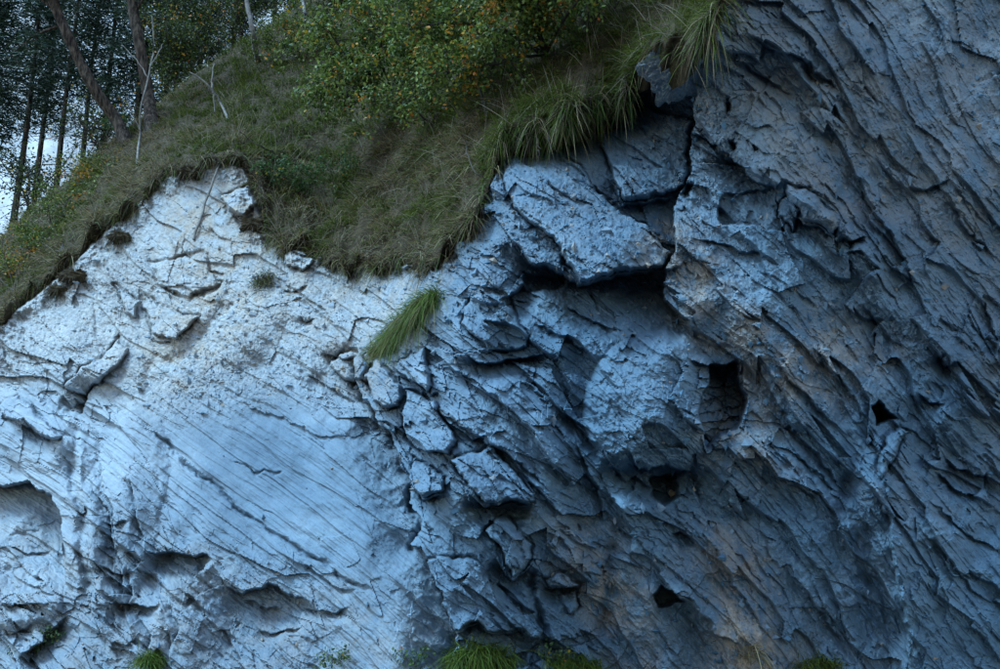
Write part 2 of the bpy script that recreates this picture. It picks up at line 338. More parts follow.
# --- relief, largest first
D += 0.16 * fbm(X / 210, Y / 210, 3, 41) + 0.05 * fbm(X / 60, Y / 60, 3, 51)
rmass = 1 - sstep(300, 420, X - 0.25 * (Y - 400))
undercut(EDGE, 0.50, 50, 0, 1.4, 0.05); undercut(EDGE, 0, 150, 0.60, 1.4, 0.05); crack([(x - 2, y + 2) for x, y in EDGE if y < 560], .22, 3.5)
undercut([(488, 186), (500, 144), (540, 124), (590, 108), (626, 94), (640, 62), (706, 34)], 1.2, 52, 0, 1.2); undercut([(250, 170), (262, 212), (275, 240), (300, 252), (400, 266), (440, 257), (468, 230)], 0.25, 22)
undercut(WALL, 0.62, 60, 0.30, 1.3, 0.05)
bump(655, 405, 70, 76, 20, 0.75, 0.7)
plate(SHELF, 0.42, 0.05, 0.42, 1.6)
undercut([(506, 232), (530, 262), (556, 270), (580, 283), (622, 275), (668, 268), (690, 262)], 0.85, 62, 0.12, 1.3)
undercut([(500, 300), (514, 292), (524, 280)], 0.5, 34)
plate(UPBLOCK, 0.30, -0.10, 0.25, 1.6); undercut([(604, 170), (622, 206), (650, 196), (684, 190)], 0.40, 34)
undercut([(552, 141), (570, 165), (590, 184), (612, 196)], 0.14, 26)
plate(LOWSLAB, 0.16, -0.10, 0.22, 1.6); undercut([(440, 628), (455, 632), (479, 623), (493, 634), (517, 630), (534, 644), (545, 644)], 0.5, 48)
crack([(532, 570), (533, 590), (538, 617), (546, 640), (560, 660)], 0.35, 4)
plate(BLK['a'], 0.42, 0, 0.1, 3, 0.10); plate(BLK['b'], 0.36, 0.2, 0.2, 1.6); plate(BLK['c'], 0.34, -0.1, 0.3, 1.6); plate(BLK['d'], 0.36, 0, 0.3, 1.6, 0.03); plate(BLK['e'], 0.36, -0.1, 0.3, 1.6)
plate(BLK['f'], 0.32, 0.1, 0.1, 1.6); plate(BLK['g'], 0.24, 0, 0.4, 1.6); plate(BLK['h'], 0.22, 0, 0.2, 2, 0.05); plate(BLK['i'], 0.16, 0.4, 0.2, 1.6); plate(BLK['j'], -0.20, 0.1, -0.35, 2)
plate(BLK['k'], 0.34, -0.1, 0.3, 2, 0.03); plate(BLK['l'], 0.20, 0.1, 0.3, 2); plate(BLK['m'], 0.18, 0, 0.3, 2); plate(BLK['n'], 0.28, 0, 0.2, 2, 0.06); plate(BLK['o'], 0.30, 0, 0.3, 2, 0.05)
plate(BLK['p'], 0.30, 0, 0.3, 2); plate(BLK['q'], 0.16, 0.6, 0, 2); plate(BLK['r'], 0.22, 0, 0.3, 2); plate(BLK['s'], 0.07, 0, 0.2, 3); plate(BLK['t'], 0.16, 0.2, 0.2, 1.6); plate(BLK['u'], 0.12, 0, 0.2, 2)
for r_ in (([(700, 240), (720, 280), (760, 335), (810, 400), (852, 470)], .28, 60, 30), ([(815, 335), (845, 380), (876, 430)], .24, 50, 22), ([(905, 424), (873, 478), (888, 520), (902, 580), (915, 680)], .42, 90, 22), ([(692, 95), (712, 130), (740, 150), (772, 182), (838, 228), (880, 290), (920, 345)], .30, 70, 20),
           ([(850, -20), (880, 80), (930, 170), (1000, 250)], .25, 90, 40), ([(668, 579), (700, 612), (745, 660)], .30, 50, 14), ([(600, 470), (632, 520), (655, 580), (660, 650)], .25, 60, 40), ([(700, 520), (740, 590), (775, 665)], .2, 40, 30), ([(740, 440), (800, 486), (860, 545)], .2, 44, 16), ([(930, 395), (965, 440), (1000, 480)], .25, 40, 18),
           ([(440, 300), (480, 380), (540, 440), (590, 500)], .22, 50, 24), ([(545, 330), (590, 350), (620, 362)], .15, 40, 16), ([(500, 470), (560, 540), (600, 600)], .16, 36, 18), ([(730, 20), (790, 60), (850, 130)], .2, 40, 16), ([(76, 400), (84, 470), (96, 540), (110, 640)], .22, 16, 40), ([(150, 470), (170, 540), (200, 640)], .14, 30, 40), ([(0, 400), (70, 440)], .15, 40, 14)):
    ridge(*r_)
for pl, dp, fd in (
  ([(424, 392), (430, 396), (440, 392)], .2, 16), ([(411, 484), (423, 497), (450, 494)], .34, 26), ([(466, 490), (487, 506), (500, 504), (536, 504)], .42, 32), ([(490, 556), (512, 577), (532, 562)], .3, 26),
  ([(546, 582), (555, 588), (580, 587)], .36, 18), ([(425, 400), (455, 418), (490, 442), (530, 470), (560, 492)], .16, 22), ([(432, 358), (470, 378), (520, 416), (556, 450)], .12, 20), ([(468, 352), (480, 366), (505, 360), (530, 360), (545, 352)], .34, 28),
  ([(556, 400), (574, 420), (590, 440), (604, 462)], .18, 22), ([(560, 300), (590, 318), (625, 335)], .15, 24), ([(530, 318), (570, 338), (600, 362)], .12, 22), ([(575, 440), (590, 470), (604, 500), (610, 530)], .2, 20),
  ([(625, 447), (640, 468), (662, 466), (692, 471), (700, 466)], .55, 46), ([(688, 360), (709, 362), (738, 360), (745, 368)], .30, 70), ([(745, 362), (748, 402), (736, 430)], .25, 40), ([(668, 579), (690, 604), (714, 630), (740, 652)], .26, 60),
  ([(672, 533), (682, 533), (696, 543)], .22, 20), ([(700, 530), (720, 560), (745, 600), (770, 640)], .14, 40), ([(722, 148), (735, 166), (755, 180), (772, 188), (786, 176)], .42, 36), ([(783, 200), (805, 224), (834, 236), (842, 226)], .26, 24),
  ([(696, 130), (712, 140), (726, 146)], .2, 20), ([(740, 30), (775, 48), (800, 62), (830, 82)], .16, 18), ([(730, 60), (760, 74), (800, 96)], .12, 16), ([(800, 60), (822, 72), (840, 90)], .2, 18), ([(690, 238), (730, 250), (780, 262)], .1, 20),
  ([(815, 340), (845, 385), (874, 428)], .16, 34), ([(750, 350), (775, 400), (812, 450), (856, 506)], .18, 34), ([(770, 356), (806, 396), (852, 440)], .13, 24), ([(740, 440), (790, 480), (850, 530)], .12, 22), ([(760, 430), (800, 458), (846, 500)], .10, 18),
  ([(871, 480), (888, 520), (900, 580), (910, 669)], .26, 46), ([(942, 456), (958, 470), (985, 476), (990, 470)], .24, 28), ([(935, 470), (955, 490), (982, 503)], .18, 20), ([(918, 392), (928, 404), (945, 405)], .25, 22), ([(936, 352), (948, 366), (962, 362)], .2, 20),
  ([(905, 185), (930, 190), (950, 178)], .14, 16), ([(900, 120), (930, 170), (970, 230), (1010, 270)], .10, 40), ([(848, 150), (870, 200), (905, 260), (930, 300)], .14, 40), ([(840, 232), (852, 240), (866, 238)], .25, 18),
  ([(860, 300), (885, 330), (915, 352)], .12, 24), ([(985, 300), (994, 330), (1002, 360)], .2, 20), ([(910, 520), (950, 560), (1000, 610)], .10, 30), ([(930, 500), (965, 530), (1005, 560)], .12, 24), ([(780, 560), (820, 610), (860, 665)], .12, 30), ([(600, 480), (622, 510), (640, 545)], .16, 22),
  # pale face on the other side
  ([(96, 450), (108, 490), (116, 530), (120, 560)], .22, 16), ([(128, 470), (140, 510), (146, 548)], .16, 14), ([(84, 500), (92, 540), (96, 590), (90, 630)], .24, 18), ([(126, 560), (132, 590), (128, 620)], .2, 16), ([(140, 612), (150, 635), (150, 662)], .2, 16), ([(98, 566), (118, 572), (134, 568)], .2, 14), ([(100, 520), (116, 524), (130, 518)], .16, 12), ([(112, 640), (128, 646), (140, 642)], .16, 14),
  ([(240, 600), (262, 606), (288, 604)], .22, 18), ([(250, 628), (275, 632), (300, 626)], .18, 16), ([(180, 590), (200, 600), (214, 618)], .14, 14), ([(0, 600), (24, 606), (50, 602)], .26, 18), ([(0, 628), (20, 632), (40, 626)], .22, 14), ([(4, 545), (26, 552), (48, 546)], .12, 12), ([(168, 600), (176, 625), (172, 655)], .15, 14), ([(296, 560), (330, 582), (360, 590)], .12, 14), ([(300, 606), (330, 612), (352, 606)], .16, 14),
  ([(-60, 478), (0, 484), (28, 484), (45, 490), (54, 505), (60, 530), (64, 565), (66, 602)], .85, 90), ([(0, 560), (28, 584), (60, 594)], .12, 22), ([(14, 652), (42, 642), (64, 616)], .6, 40), ([(20, 419), (40, 430), (63, 438)], .4, 30), ([(102, 384), (92, 396), (78, 420)], .5, 26),
  ([(108, 600), (135, 603), (160, 607)], .4, 30), ([(105, 546), (118, 550)], .12, 12), ([(145, 547), (160, 550), (208, 552), (215, 562)], .55, 60), ([(214, 561), (222, 580), (240, 594), (256, 588), (272, 582), (292, 592), (312, 602), (322, 622)], .42, 70),
  ([(231, 388), (253, 405), (286, 419), (314, 432), (363, 438)], .07, 26), ([(303, 372), (330, 388), (360, 407)], .13, 24), ([(320, 350), (345, 356), (362, 352)], .22, 14), ([(296, 318), (304, 325), (316, 322)], .16, 12), ([(282, 286), (296, 290), (310, 284)], .14, 12),
  ([(228, 212), (240, 217), (254, 210)], .24, 16), ([(209, 227), (222, 238), (233, 242)], .12, 12), ([(207, 266), (220, 268), (229, 272)], .12, 10), ([(153, 334), (160, 342), (176, 338)], .14, 12), ([(112, 284), (122, 304), (132, 316)], .12, 14), ([(60, 396), (74, 408), (88, 402)], .2, 18),
  ([(20, 340), (40, 362), (58, 384)], .12, 18), ([(0, 360), (22, 384), (40, 404)], .10, 20), ([(96, 480), (110, 520), (120, 560), (122, 600)], .25, 34), ([(160, 620), (170, 640), (172, 669)], .14, 30), ([(355, 400), (392, 470), (410, 520)], .06, 30), ([(270, 268), (300, 290), (330, 318), (352, 345)], .10, 26)):
    undercut(pl, dp * (1.5 if pl[0][0] > 400 else 1.1), fd)
for pl, dp, w in (
  ([(141, 420), (182, 461), (201, 476), (249, 513), (292, 545), (340, 575), (380, 598)], .16, 2.0), ([(230, 462), (243, 465), (251, 472), (262, 470), (270, 475), (281, 471)], .08, 1.2), ([(75, 420), (71, 460), (80, 520), (88, 600)], .3, 6), ([(235, 285), (215, 320), (190, 345), (160, 370), (135, 392)], .16, 11),
  ([(200, 380), (260, 402), (330, 440)], .03, 1.5), ([(250, 560), (300, 590), (380, 640)], .03, 1.5), ([(852, 430), (848, 470), (846, 505), (862, 545), (870, 600)], .22, 9), ([(402, 362), (424, 385)], .08, 2), ([(60, 225), (90, 300), (100, 340)], .06, 3), ([(150, 200), (175, 245), (206, 300)], .05, 2),
  ([(692, 330), (712, 345), (735, 352)], .12, 3), ([(610, 540), (614, 580), (600, 640)], .2, 6), ([(840, 90), (858, 140), (880, 190)], .08, 4), ([(30, 545), (45, 560)], .05, 1.5), ([(5, 530), (25, 534), (40, 528)], .06, 1.5), ([(0, 515), (20, 512)], .04, 1.2)):
    crack(pl, dp, w)
for poly, dp in (([(871, 404), (880, 396), (898, 419), (876, 428)], 1.0), ([(664, 580), (681, 592), (685, 602), (661, 608), (655, 593)], .85), ([(709, 362), (738, 360), (748, 402), (735, 430), (706, 451), (697, 411)], .75), ([(650, 474), (680, 474), (682, 498), (664, 510), (650, 498)], .7),
                 ([(723, 104), (731, 102), (733, 110), (726, 114)], .3), ([(727, 136), (733, 138), (735, 150), (729, 154)], .35), ([(849, 238), (858, 240), (856, 250), (850, 250)], .3), ([(520, 270), (572, 274), (560, 292), (526, 294)], .4), ([(492, 508), (532, 507), (528, 518), (500, 522)], .25),
                 ([(940, 352), (948, 356), (946, 366), (940, 362)], .2), ([(686, 180), (694, 184), (690, 200), (682, 198)], .3), ([(833, 226), (839, 228), (838, 238), (832, 236)], .2)):
    pit(poly, dp)
# --- layered breakage along the foliation
A_PL = field([(60, 300, .5), (30, 420, .8), (30, 520, .25), (30, 600, .9), (90, 540, .7), (130, 580, .9), (130, 300, .45), (210, 240, .5), (200, 350, .3), (200, 470, .10), (300, 480, .08), (380, 520, .12), (330, 330, .35), (300, 580, .3), (270, 620, .7), (190, 620, .45), (360, 640, .3),
              (400, 380, .8), (430, 440, 1.), (500, 400, 1.), (470, 580, .6), (560, 560, 1.1), (600, 470, 1.), (560, 210, .4), (500, 240, .8), (640, 150, .7), (590, 330, .8), (650, 390, .35), (660, 450, .7), (720, 420, 1.), (730, 130, 1.), (800, 120, .9), (760, 230, .6), (850, 250, .8),
              (940, 120, .45), (960, 250, .6), (960, 400, 1.1), (830, 420, .8), (780, 500, .9), (840, 590, .8), (950, 560, .7), (720, 620, .5), (640, 620, .6), (900, 470, .7)], 38)
LF = field([(110, 560, 1.5), (120, 480, 1.0), (90, 440, 1.2), (30, 610, 1.4), (25, 420, 1.), (30, 520, .5), (270, 620, 1.4), (190, 620, 1.1), (140, 630, 1.2), (60, 330, 1.1), (150, 280, .9), (220, 240, .9), (300, 320, 1.1), (360, 340, 1.0), (200, 400, .4), (250, 480, .3), (350, 500, .3), (350, 600, .5), (420, 420, 1.2), (430, 500, 1.2), (460, 600, 1.1), (480, 350, 1.2), (600, 400, 1.1), (600, 200, 1.), (800, 300, 1.1), (900, 500, 1.1), (700, 600, 1.1)], 34)
A_PL *= LF; bump(120, 520, 40, 130, 12, .30, 1.0); bump(30, 430, 60, 40, 25, .22, 1.0); bump(190, 610, 50, 60, 0, .18, 1.0); bump(20, 600, 45, 30, 0, .3, .8); bump(60, 350, 40, 50, 30, .2, 1.0); bump(250, 330, 30, 50, 40, .15, 1.0)
def saw(period, warp, seed, amp, along=6.0):
    q = T / period + warp * fbm(S / (period * along), T / (period * 3.0), 3, seed, 0.42); i = np.floor(q); f = q - i; e = max(0.03, 1.8 / period)
    r = _HV[hsh(i.astype(np.int64), np.zeros(i.shape, np.int64), seed)]; g = np.clip(0.1 + 0.8 * r + 1.1 * perlin(S / (period * along * 0.3) + r * 31, i * 1.7, seed + 3), 0, 1.5)
    return amp * g * (np.where(f < 1 - e, f / (1 - e), (1 - f) / e) - 0.45)
patch = sstep(-0.25, 0.35, fbm(X / 95, Y / 95, 3, 401)); patch2 = sstep(-0.3, 0.3, fbm(X / 60 + 9, Y / 60, 3, 411))
def terrace(L, k, A, seed, lens=3.0, oct_=3, gain=.5, ang=.7):
    """broken layers: every piece lies in a foliation plane, is cut off along straight joints and ends in a sharp step"""
    u = S / (lens * L); v = T / (1.5 * L); w0 = fbm(u, v, oct_, seed, gain); h1, ox, oy, _ = voronoi(u * .8 + .12 * w0 + .35 * v, v * .7 + .10 * w0 - .2 * u, seed + 3); h2, _, _, _ = voronoi(u * 2.1 - .5 * v + .15 * w0, v * 1.7 + .15 * w0 + .3 * u, seed + 4)
    w = k * ((1 - ang) * w0 + ang * (1.5 * (_HV[h1] - .5) + .8 * (_HV[h2] - .5)) + ang * .5 * (_HV[(h1 * 3 + 5) & 4095] - .5) * oy)
    ph = (T + .45 * L * perlin(T / (1.7 * L), S / (14 * L), seed + 9)) / L + w
    f = ph - np.floor(ph); e = np.clip(1.6 / L, .02, .3); return A * (np.where(f < 1 - e, f / (1 - e), (1 - f) / e) - .5 - w)
D += A_PL * (terrace(60, 1.1, .19, 61, 2.4) + (.3 + .7 * patch2) * terrace(24, 1.2, .085, 71, 2.2) + (.15 + .85 * patch) * terrace(11, 1.2, .036, 81, 1.9) + patch * patch2 * terrace(5, 1.0, .012, 85, 2.2))
def plates(lx, ly, seed, amp, tilt):
    u = S / lx + 0.16 * fbm(X / lx, Y / lx, 3, seed, .4); v = T / ly + 0.14 * fbm(X / lx, Y / lx, 3, seed + 5, .4); h, ox, oy, e = voronoi(u, v, seed)
    r1, r2, r3 = _HV[h], _HV[(h * 3 + 5) & 4095], _HV[(h * 5 + 11) & 4095]
    return amp * (r1 - 0.5) + tilt * ((r2 - 0.5) * ox + (r3 - 0.35) * oy), e
for lx, ly, sd_, am, ti in ((150, 48, 91, .08, .14), (58, 20, 101, .045, .07)):
    h, e = plates(lx, ly, sd_, am, ti); D += A_PL * h
def facets(l, seed, amp, tilt, k):
    """chiselled facets: the upper envelope of randomly tilted cells, continuous with crisp creases"""
    w = 0.25 * fbm(X / l, Y / l, 3, seed, .5); x = X / l + w; y = Y / l - w; x0 = np.floor(x).astype(np.int64); y0 = np.floor(y).astype(np.int64); o = np.full(X.shape, -1e9)
    for i in (-1, 0, 1):
        for j in (-1, 0, 1):
            h = hsh(x0 + i, y0 + j, seed); r1, r2, r3 = _HV[h], _HV[(h * 3 + 5) & 4095], _HV[(h * 5 + 11) & 4095]
            dx = x - (x0 + i + r1); dy = y - (y0 + j + _HV[(h * 7 + 13) & 4095]); o = np.maximum(o, amp * (r1 - .5) + tilt * ((r2 - .5) * dx + (r3 - .4) * dy) - k * (dx * dx + dy * dy))
    return o
A_FC = np.clip(A_PL, 0, 1) * (1.15 - 0.6 * patch) * np.clip(LF, .25, 1.1) * (1 + .9 * sstep(420, 340, Y + .15 * X) * sstep(400, 330, X))
D += A_FC * (facets(85, 421, .10, .4, .18) - facets(38, 431, .05, .18, .07) + facets(15, 441, .02, .06, .025))
D += A_FC * (1 - patch) * 0.012 * fbm(X / 4.5, Y / 4.5, 3, 451, .65)
cv = in_poly(wx, wy, [(700, 366), (740, 360), (750, 402), (738, 432), (706, 455), (690, 411)]); cq = (wy + 0.12 * wx + 3 * perlin(X / 30, Y / 9, 461)) / 11.0
D += np.where(cv, 0.16 * (cq - np.floor(cq)) * (0.5 + 0.8 * _HV[hsh(np.floor(cq).astype(np.int64), np.zeros(X.shape, np.int64), 471)]), 0)
fine = field([(200, 470, .9), (300, 500, 1.), (360, 560, .9), (60, 300, .5), (600, 400, .8), (850, 500, 1.), (950, 150, .5)], 80)
D += fine * (0.009 * fbm(S / 34, T / 2.4, 3, 121, .6) + 0.02 * fbm(S / 120, T / 8, 2, 131) + terrace(9, .8, .010, 135, 12.0, ang=.3) + terrace(26, .9, .032, 137, 7.0, ang=.5))
DEB = np.clip(field([(200, 350, 1.), (230, 300, .8), (160, 310, .6), (100, 270, .8), (60, 310, .7), (330, 300, .8), (290, 300, .6), (360, 330, .5), (200, 220, .4), (560, 190, 1.), (590, 230, .9), (520, 190, .8), (640, 150, .9), (650, 180, .5), (300, 480, 0), (200, 470, 0), (60, 470, 0), (60, 560, 0.1),
                    (450, 430, .25), (560, 400, .05), (430, 600, .1), (660, 365, .5), (750, 320, .5), (770, 270, .35), (800, 110, .4), (950, 200, .35), (700, 620, .4), (760, 650, .4), (850, 550, .1), (950, 500, .1), (600, 600, .25), (620, 260, .5), (250, 640, .3), (480, 220, .5)], 32), 0, 1)
D += (0.003 + 0.014 * DEB) * fbm(X / 5.5, Y / 5.5, 3, 141, .7) + 0.006 * fbm(X / 16, Y / 16, 2, 151)
h, e = plates(9, 7, 161, .035, .03); D += DEB * h
TOPEDGE = [(-220, 428), (-60, 352), (0, 320), (60, 272), (110, 224), (165, 174), (215, 158), (246, 166), (258, 205), (272, 236), (300, 250), (340, 258), (400, 264), (440, 255), (468, 226), (488, 184), (500, 142), (540, 120), (590, 104), (626, 90), (640, 48), (690, 38), (706, 22), (722, 0), (742, -40), (790, -175)]
td, ts, _ = line_dist(X, Y, TOPEDGE); TSD = td * ts                 # + below the turf line
D += np.clip(1 - np.abs(TSD - 6) / 22, 0, 1) * (.16 * fbm(X / 15, Y / 15, 4, 481, .6) + facets(13, 483, .05, .12, .06))
D -= np.where(TSD < 4, 0.08 * (4 - TSD), 0)
# --- place on the base surface, pushed out along its smooth normal
Yb = BASE(GX, GY); cg = at(GX, GY, Yb); n = np.cross(np.gradient(cg, axis=1), np.gradient(cg, axis=0)); n = unit(n); n *= np.where(n[..., 1:2] > 0, -1, 1)
Nf = unit(np.stack([up(n[..., k]) for k in range(3)], -1)); YB = up(Yb)
B0 = at(X, Y, YB); OUT = unit(0.94 * unit(CAM - B0) + 0.06 * Nf)
PT = B0 + OUT * D[..., None]
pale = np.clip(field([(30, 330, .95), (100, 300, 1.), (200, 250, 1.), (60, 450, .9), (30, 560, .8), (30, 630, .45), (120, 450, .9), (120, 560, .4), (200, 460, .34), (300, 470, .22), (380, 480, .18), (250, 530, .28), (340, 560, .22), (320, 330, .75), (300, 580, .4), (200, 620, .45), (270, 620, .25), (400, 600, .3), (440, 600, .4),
                     (385, 385, .6), (430, 425, .55), (470, 400, .3), (480, 480, .25), (530, 520, .12), (560, 220, .05), (600, 200, .03), (640, 150, .02), (490, 240, .2), (600, 330, .1), (650, 380, .18), (700, 250, .25), (740, 120, .45), (800, 80, .4), (900, 80, .3), (980, 60, .3), (950, 200, .22), (760, 240, .1), (850, 300, .15),  # low values round the shelf paint the turf's shadow into the rock colour
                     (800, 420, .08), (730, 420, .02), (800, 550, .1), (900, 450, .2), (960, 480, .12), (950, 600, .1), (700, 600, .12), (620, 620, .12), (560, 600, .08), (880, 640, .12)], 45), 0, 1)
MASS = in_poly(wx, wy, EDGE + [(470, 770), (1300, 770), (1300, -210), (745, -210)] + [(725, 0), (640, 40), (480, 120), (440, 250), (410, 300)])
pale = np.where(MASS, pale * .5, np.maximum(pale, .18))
tan = np.clip(field([(735, 590, .9), (755, 640, 1.), (715, 545, .7), (625, 600, .9), (640, 650, .6), (582, 545, .9), (705, 305, .7), (730, 330, .6), (800, 370, .6), (840, 365, .5), (770, 375, .5), (745, 445, .5), (770, 455, .4), (815, 165, .35), (200, 300, .8), (225, 295, .9), (205, 325, 1.), (185, 345, 1.), (160, 368, .7), (175, 425, 0), (120, 420, 0), (140, 400, .1), (230, 400, 0), (260, 370, .1), (145, 310, .3), (330, 285, .5), (90, 290, .35), (310, 310, .5), (950, 170, .3),
                    (560, 560, 0), (600, 520, 0), (645, 560, 0), (680, 500, 0), (720, 500, 0), (790, 600, 0), (595, 650, 0), (690, 590, 0), (665, 640, 0), (560, 500, 0), (770, 520, 0), (800, 440, 0), (870, 420, 0), (760, 280, 0), (680, 340, 0), (620, 340, 0), (300, 480, 0), (500, 400, 0), (60, 400, 0), (560, 220, .1), (900, 500, 0.1), (950, 600, 0), (850, 600, .1), (660, 400, 0), (680, 620, .1), (800, 620, .1), (880, 300, .1), (600, 480, .0), (450, 520, 0), (540, 620, 0), (760, 200, .1), (670, 560, .1)], 22), 0, 1)
TINT = np.stack([pale, tan, DEB * (.15 + .85 * pale)], -1)  # debris tint follows pale, so the shelf's painted shade dims it too
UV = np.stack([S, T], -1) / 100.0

# --- which rock body each face belongs to
fx = 0.25 * (wx[:-1, :-1] + wx[1:, 1:] + wx[:-1, 1:] + wx[1:, :-1]); fy = 0.25 * (wy[:-1, :-1] + wy[1:, 1:] + wy[:-1, 1:] + wy[1:, :-1])
REG = np.zeros(fx.shape, int)
BUTT = EDGE + [(470, 760), (760, 760), (700, 560), (690, 330)] + WALL[::-1] + [(600, 60), (480, 120), (440, 250), (400, 300)]
RIGHT = WALL + [(690, 340), (706, 352), (704, 460), (690, 480), (700, 560), (760, 760), (1300, 760), (1300, -200), (745, -200)]
REGIONS = [('rock_face', None, 'pale smooth schist face with fine slanting layers'), ('rock_buttress', BUTT, 'shaded broken schist mass overhanging the pale face'), ('rock_wall', RIGHT, 'dark steep schist wall with slanting layers'),
           ('rock_shelf', SHELF, 'rubble covered shelf slab with a sharp straight lower edge'), ('rock_block', UPBLOCK, 'layered block in the recess below the overhanging grass'),
           ('rock_bulge', BULGE, 'rounded bulge of curved layers beside a dark hollow'), ('rock_slab', LOWSLAB, 'slanting slab jutting over a dark gap near the foot'),
           ('rock_hollow', [(-60, 478), (0, 484), (28, 484), (45, 490), (54, 505), (60, 530), (64, 565), (66, 602), (64, 616), (40, 640), (0, 655), (-60, 655)], 'shallow arched hollow in the pale face')]
for k in BLK: REGIONS.append(('rock_block', BLK[k], None))
for i, (_, poly, _) in enumerate(REGIONS):
    if poly: REG[in_poly(fx, fy, poly)] = i
cxm = 0.5 * (X[:-1, :-1] + X[1:, 1:]); cym = 0.5 * (Y[:-1, :-1] + Y[1:, 1:])
keep = TSD[:-1, :-1] > -20
ny, nx = X.shape; ii = np.arange(nx * ny).reshape(ny, nx); Q = np.stack([ii[:-1, :-1], ii[1:, :-1], ii[1:, 1:], ii[:-1, 1:]], -1)
cliff = link('cliff', None, None, 'layered blue grey schist cliff with a grassy top', 'cliff', kind='structure'); PF = PT.reshape(-1, 3); TF = TINT.reshape(-1, 3); UF = UV.reshape(-1, 2)
for i, (nm, poly, lab) in enumerate(REGIONS):
    f = Q[(REG == i) & keep]
    if not len(f): continue
    u, inv = np.unique(f.ravel(), return_inverse=True)
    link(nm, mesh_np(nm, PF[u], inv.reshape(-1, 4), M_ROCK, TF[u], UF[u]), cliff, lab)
wgt = np.where(keep, (DEB[:-1, :-1] ** 2) * (pale[:-1, :-1] > .02) + .015, 0) * (cxm > -20) * (cxm < 1020) * (cym < 690); wgt[TSD[:-1, :-1] < 6] = 0; nr = 5200
pk = RNG.choice(wgt.size, nr, p=(wgt / wgt.sum()).ravel()); pi, pj = np.unravel_index(pk, wgt.shape); oc = np.array([(1, 0, 0), (-1, 0, 0), (0, 1, 0), (0, -1, 0), (0, 0, 1), (0, 0, -1)], float)
of = np.array([(0, 2, 4), (2, 1, 4), (1, 3, 4), (3, 0, 4), (2, 0, 5), (1, 2, 5), (3, 1, 5), (0, 3, 5)]); rs = .008 + .035 * RNG.random(nr) ** 4
rv = (oc[None] * RNG.uniform(.5, 1.3, (nr, 6, 1)) + RNG.normal(size=(nr, 6, 3)) * .22) * rs[:, None, None] * RNG.uniform(.6, 1.5, (nr, 1, 3)) + (PT[pi, pj] + OUT[pi, pj] * (rs * .3)[:, None])[:, None]
rt_ = np.repeat(np.stack([np.clip(pale[pi, pj] + RNG.uniform(-.25, .35, nr), 0, 1), (RNG.random(nr) < .22) * .9, np.zeros(nr)], -1), 6, 0)
link('rubble', mesh_np('rubble', rv.reshape(-1, 3), (np.arange(nr)[:, None, None] * 6 + of[None]).reshape(-1, 3), M_ROCK, rt_, np.repeat(UV[pi, pj], 6, 0)), cliff, 'loose stone chips lying on the ledges', kind='stuff')
def cliff_pt(px, py, out=0.0):
    j = int(np.clip(np.searchsorted(AX, px), 0, nx - 1)); i = int(np.clip(np.searchsorted(AY, py), 0, ny - 1)); return PT[i, j] + OUT[i, j] * out

# ================================================================== THE HILLSIDE ABOVE
HILL = TPS([(-220, 428, 16.4), (-60, 352, 15.5), (0, 322, 14.9), (60, 274, 15.0), (110, 226, 15.2), (165, 176, 15.4), (215, 160, 15.3), (246, 168, 15.0), (260, 210, 14.4), (300, 252, 13.6), (340, 260, 13.1), (400, 266, 12.4), (440, 257, 11.5), (470, 226, 11.35),
            (490, 184, 11.4), (502, 142, 11.4), (540, 122, 11.1), (590, 106, 10.9), (640, 74, 10.6), (690, 54, 10.2), (722, 0, 10.1),
            (-150, 340, 18.5), (0, 240, 18.6), (60, 188, 19.4), (125, 134, 20.2), (180, 88, 22.5), (240, 45, 25), (300, 0, 27), (350, 60, 20.5), (320, 160, 16.8), (250, 110, 18.6), (420, 190, 13.4), (390, 120, 15.8), (450, 80, 14.6), (420, 0, 19), (520, 50, 12.9), (600, 0, 12.1),
            (600, -100, 15.5), (400, -150, 29), (760, -100, 11.4), (800, -175, 12.5)], 0.001)
SIL = [(-220, 392), (0, 238), (60, 187), (125, 133), (165, 98), (200, 72), (240, 44), (290, 10), (330, -30), (470, -175), (820, -175)]
hx = np.arange(-220, 801, 4.0); hv = np.linspace(-0.16, 2.0, 110)
HX, HV = np.meshgrid(hx, hv)
top = np.interp(HX, [p[0] for p in SIL], [p[1] for p in SIL]); bot = np.interp(HX, [p[0] for p in TOPEDGE], [p[1] for p in TOPEDGE]) + 13 * fbm(HX / 30, HX * 0 + 3.3, 5, 201, .75) * (1 - .5 * sstep(470, 520, HX)) + 1
vv = np.clip(HV, 0, 1); HY = bot + (top - bot) * vv
HD = HILL(HX, HY)
ei = np.clip(np.searchsorted(AY, bot[0] + 4), 0, ny - 1); ej = np.clip(np.searchsorted(AX, hx), 0, nx - 1)
edge_y = PT[ei, ej, 1]; edge_y = np.convolve(np.pad(edge_y, 4, mode='edge'), np.ones(9) / 9, 'valid')
HD = HD + (edge_y - 0.14 - 1.05 * sstep(480, 540, hx) - 0.12 * sstep(250, 275, hx) - HILL(hx, bot[0]))[None] * np.exp(-vv / 0.25)
HP = at(HX, HY, HD)
bulgeamt = (0.16 * fbm(HX / 46, HY / 30, 2, 211, .6) + .07 * fbm(HX / 13, HY / 9, 3, 221)) * np.minimum(1, .25 + 8 * vv)
HP[..., 2] += bulgeamt; HP[..., 1] -= (0.10 + .16 * fbm(HX / 22, HX * 0 + 8, 4, 231, .65)) * np.exp(-vv / 0.10)
under = np.clip(-HV, 0, 1)                                        # the sod curls back under itself
HP[..., 1] += under * 5.5; HP[..., 2] -= under * 0.9
over = np.clip(HV - 1, 0, 1)                               # the far side, rolling over behind the crest
bk = HV > 1; HP[bk] = (at(HX, HY + 70 * over, HD + 45 * over))[bk]
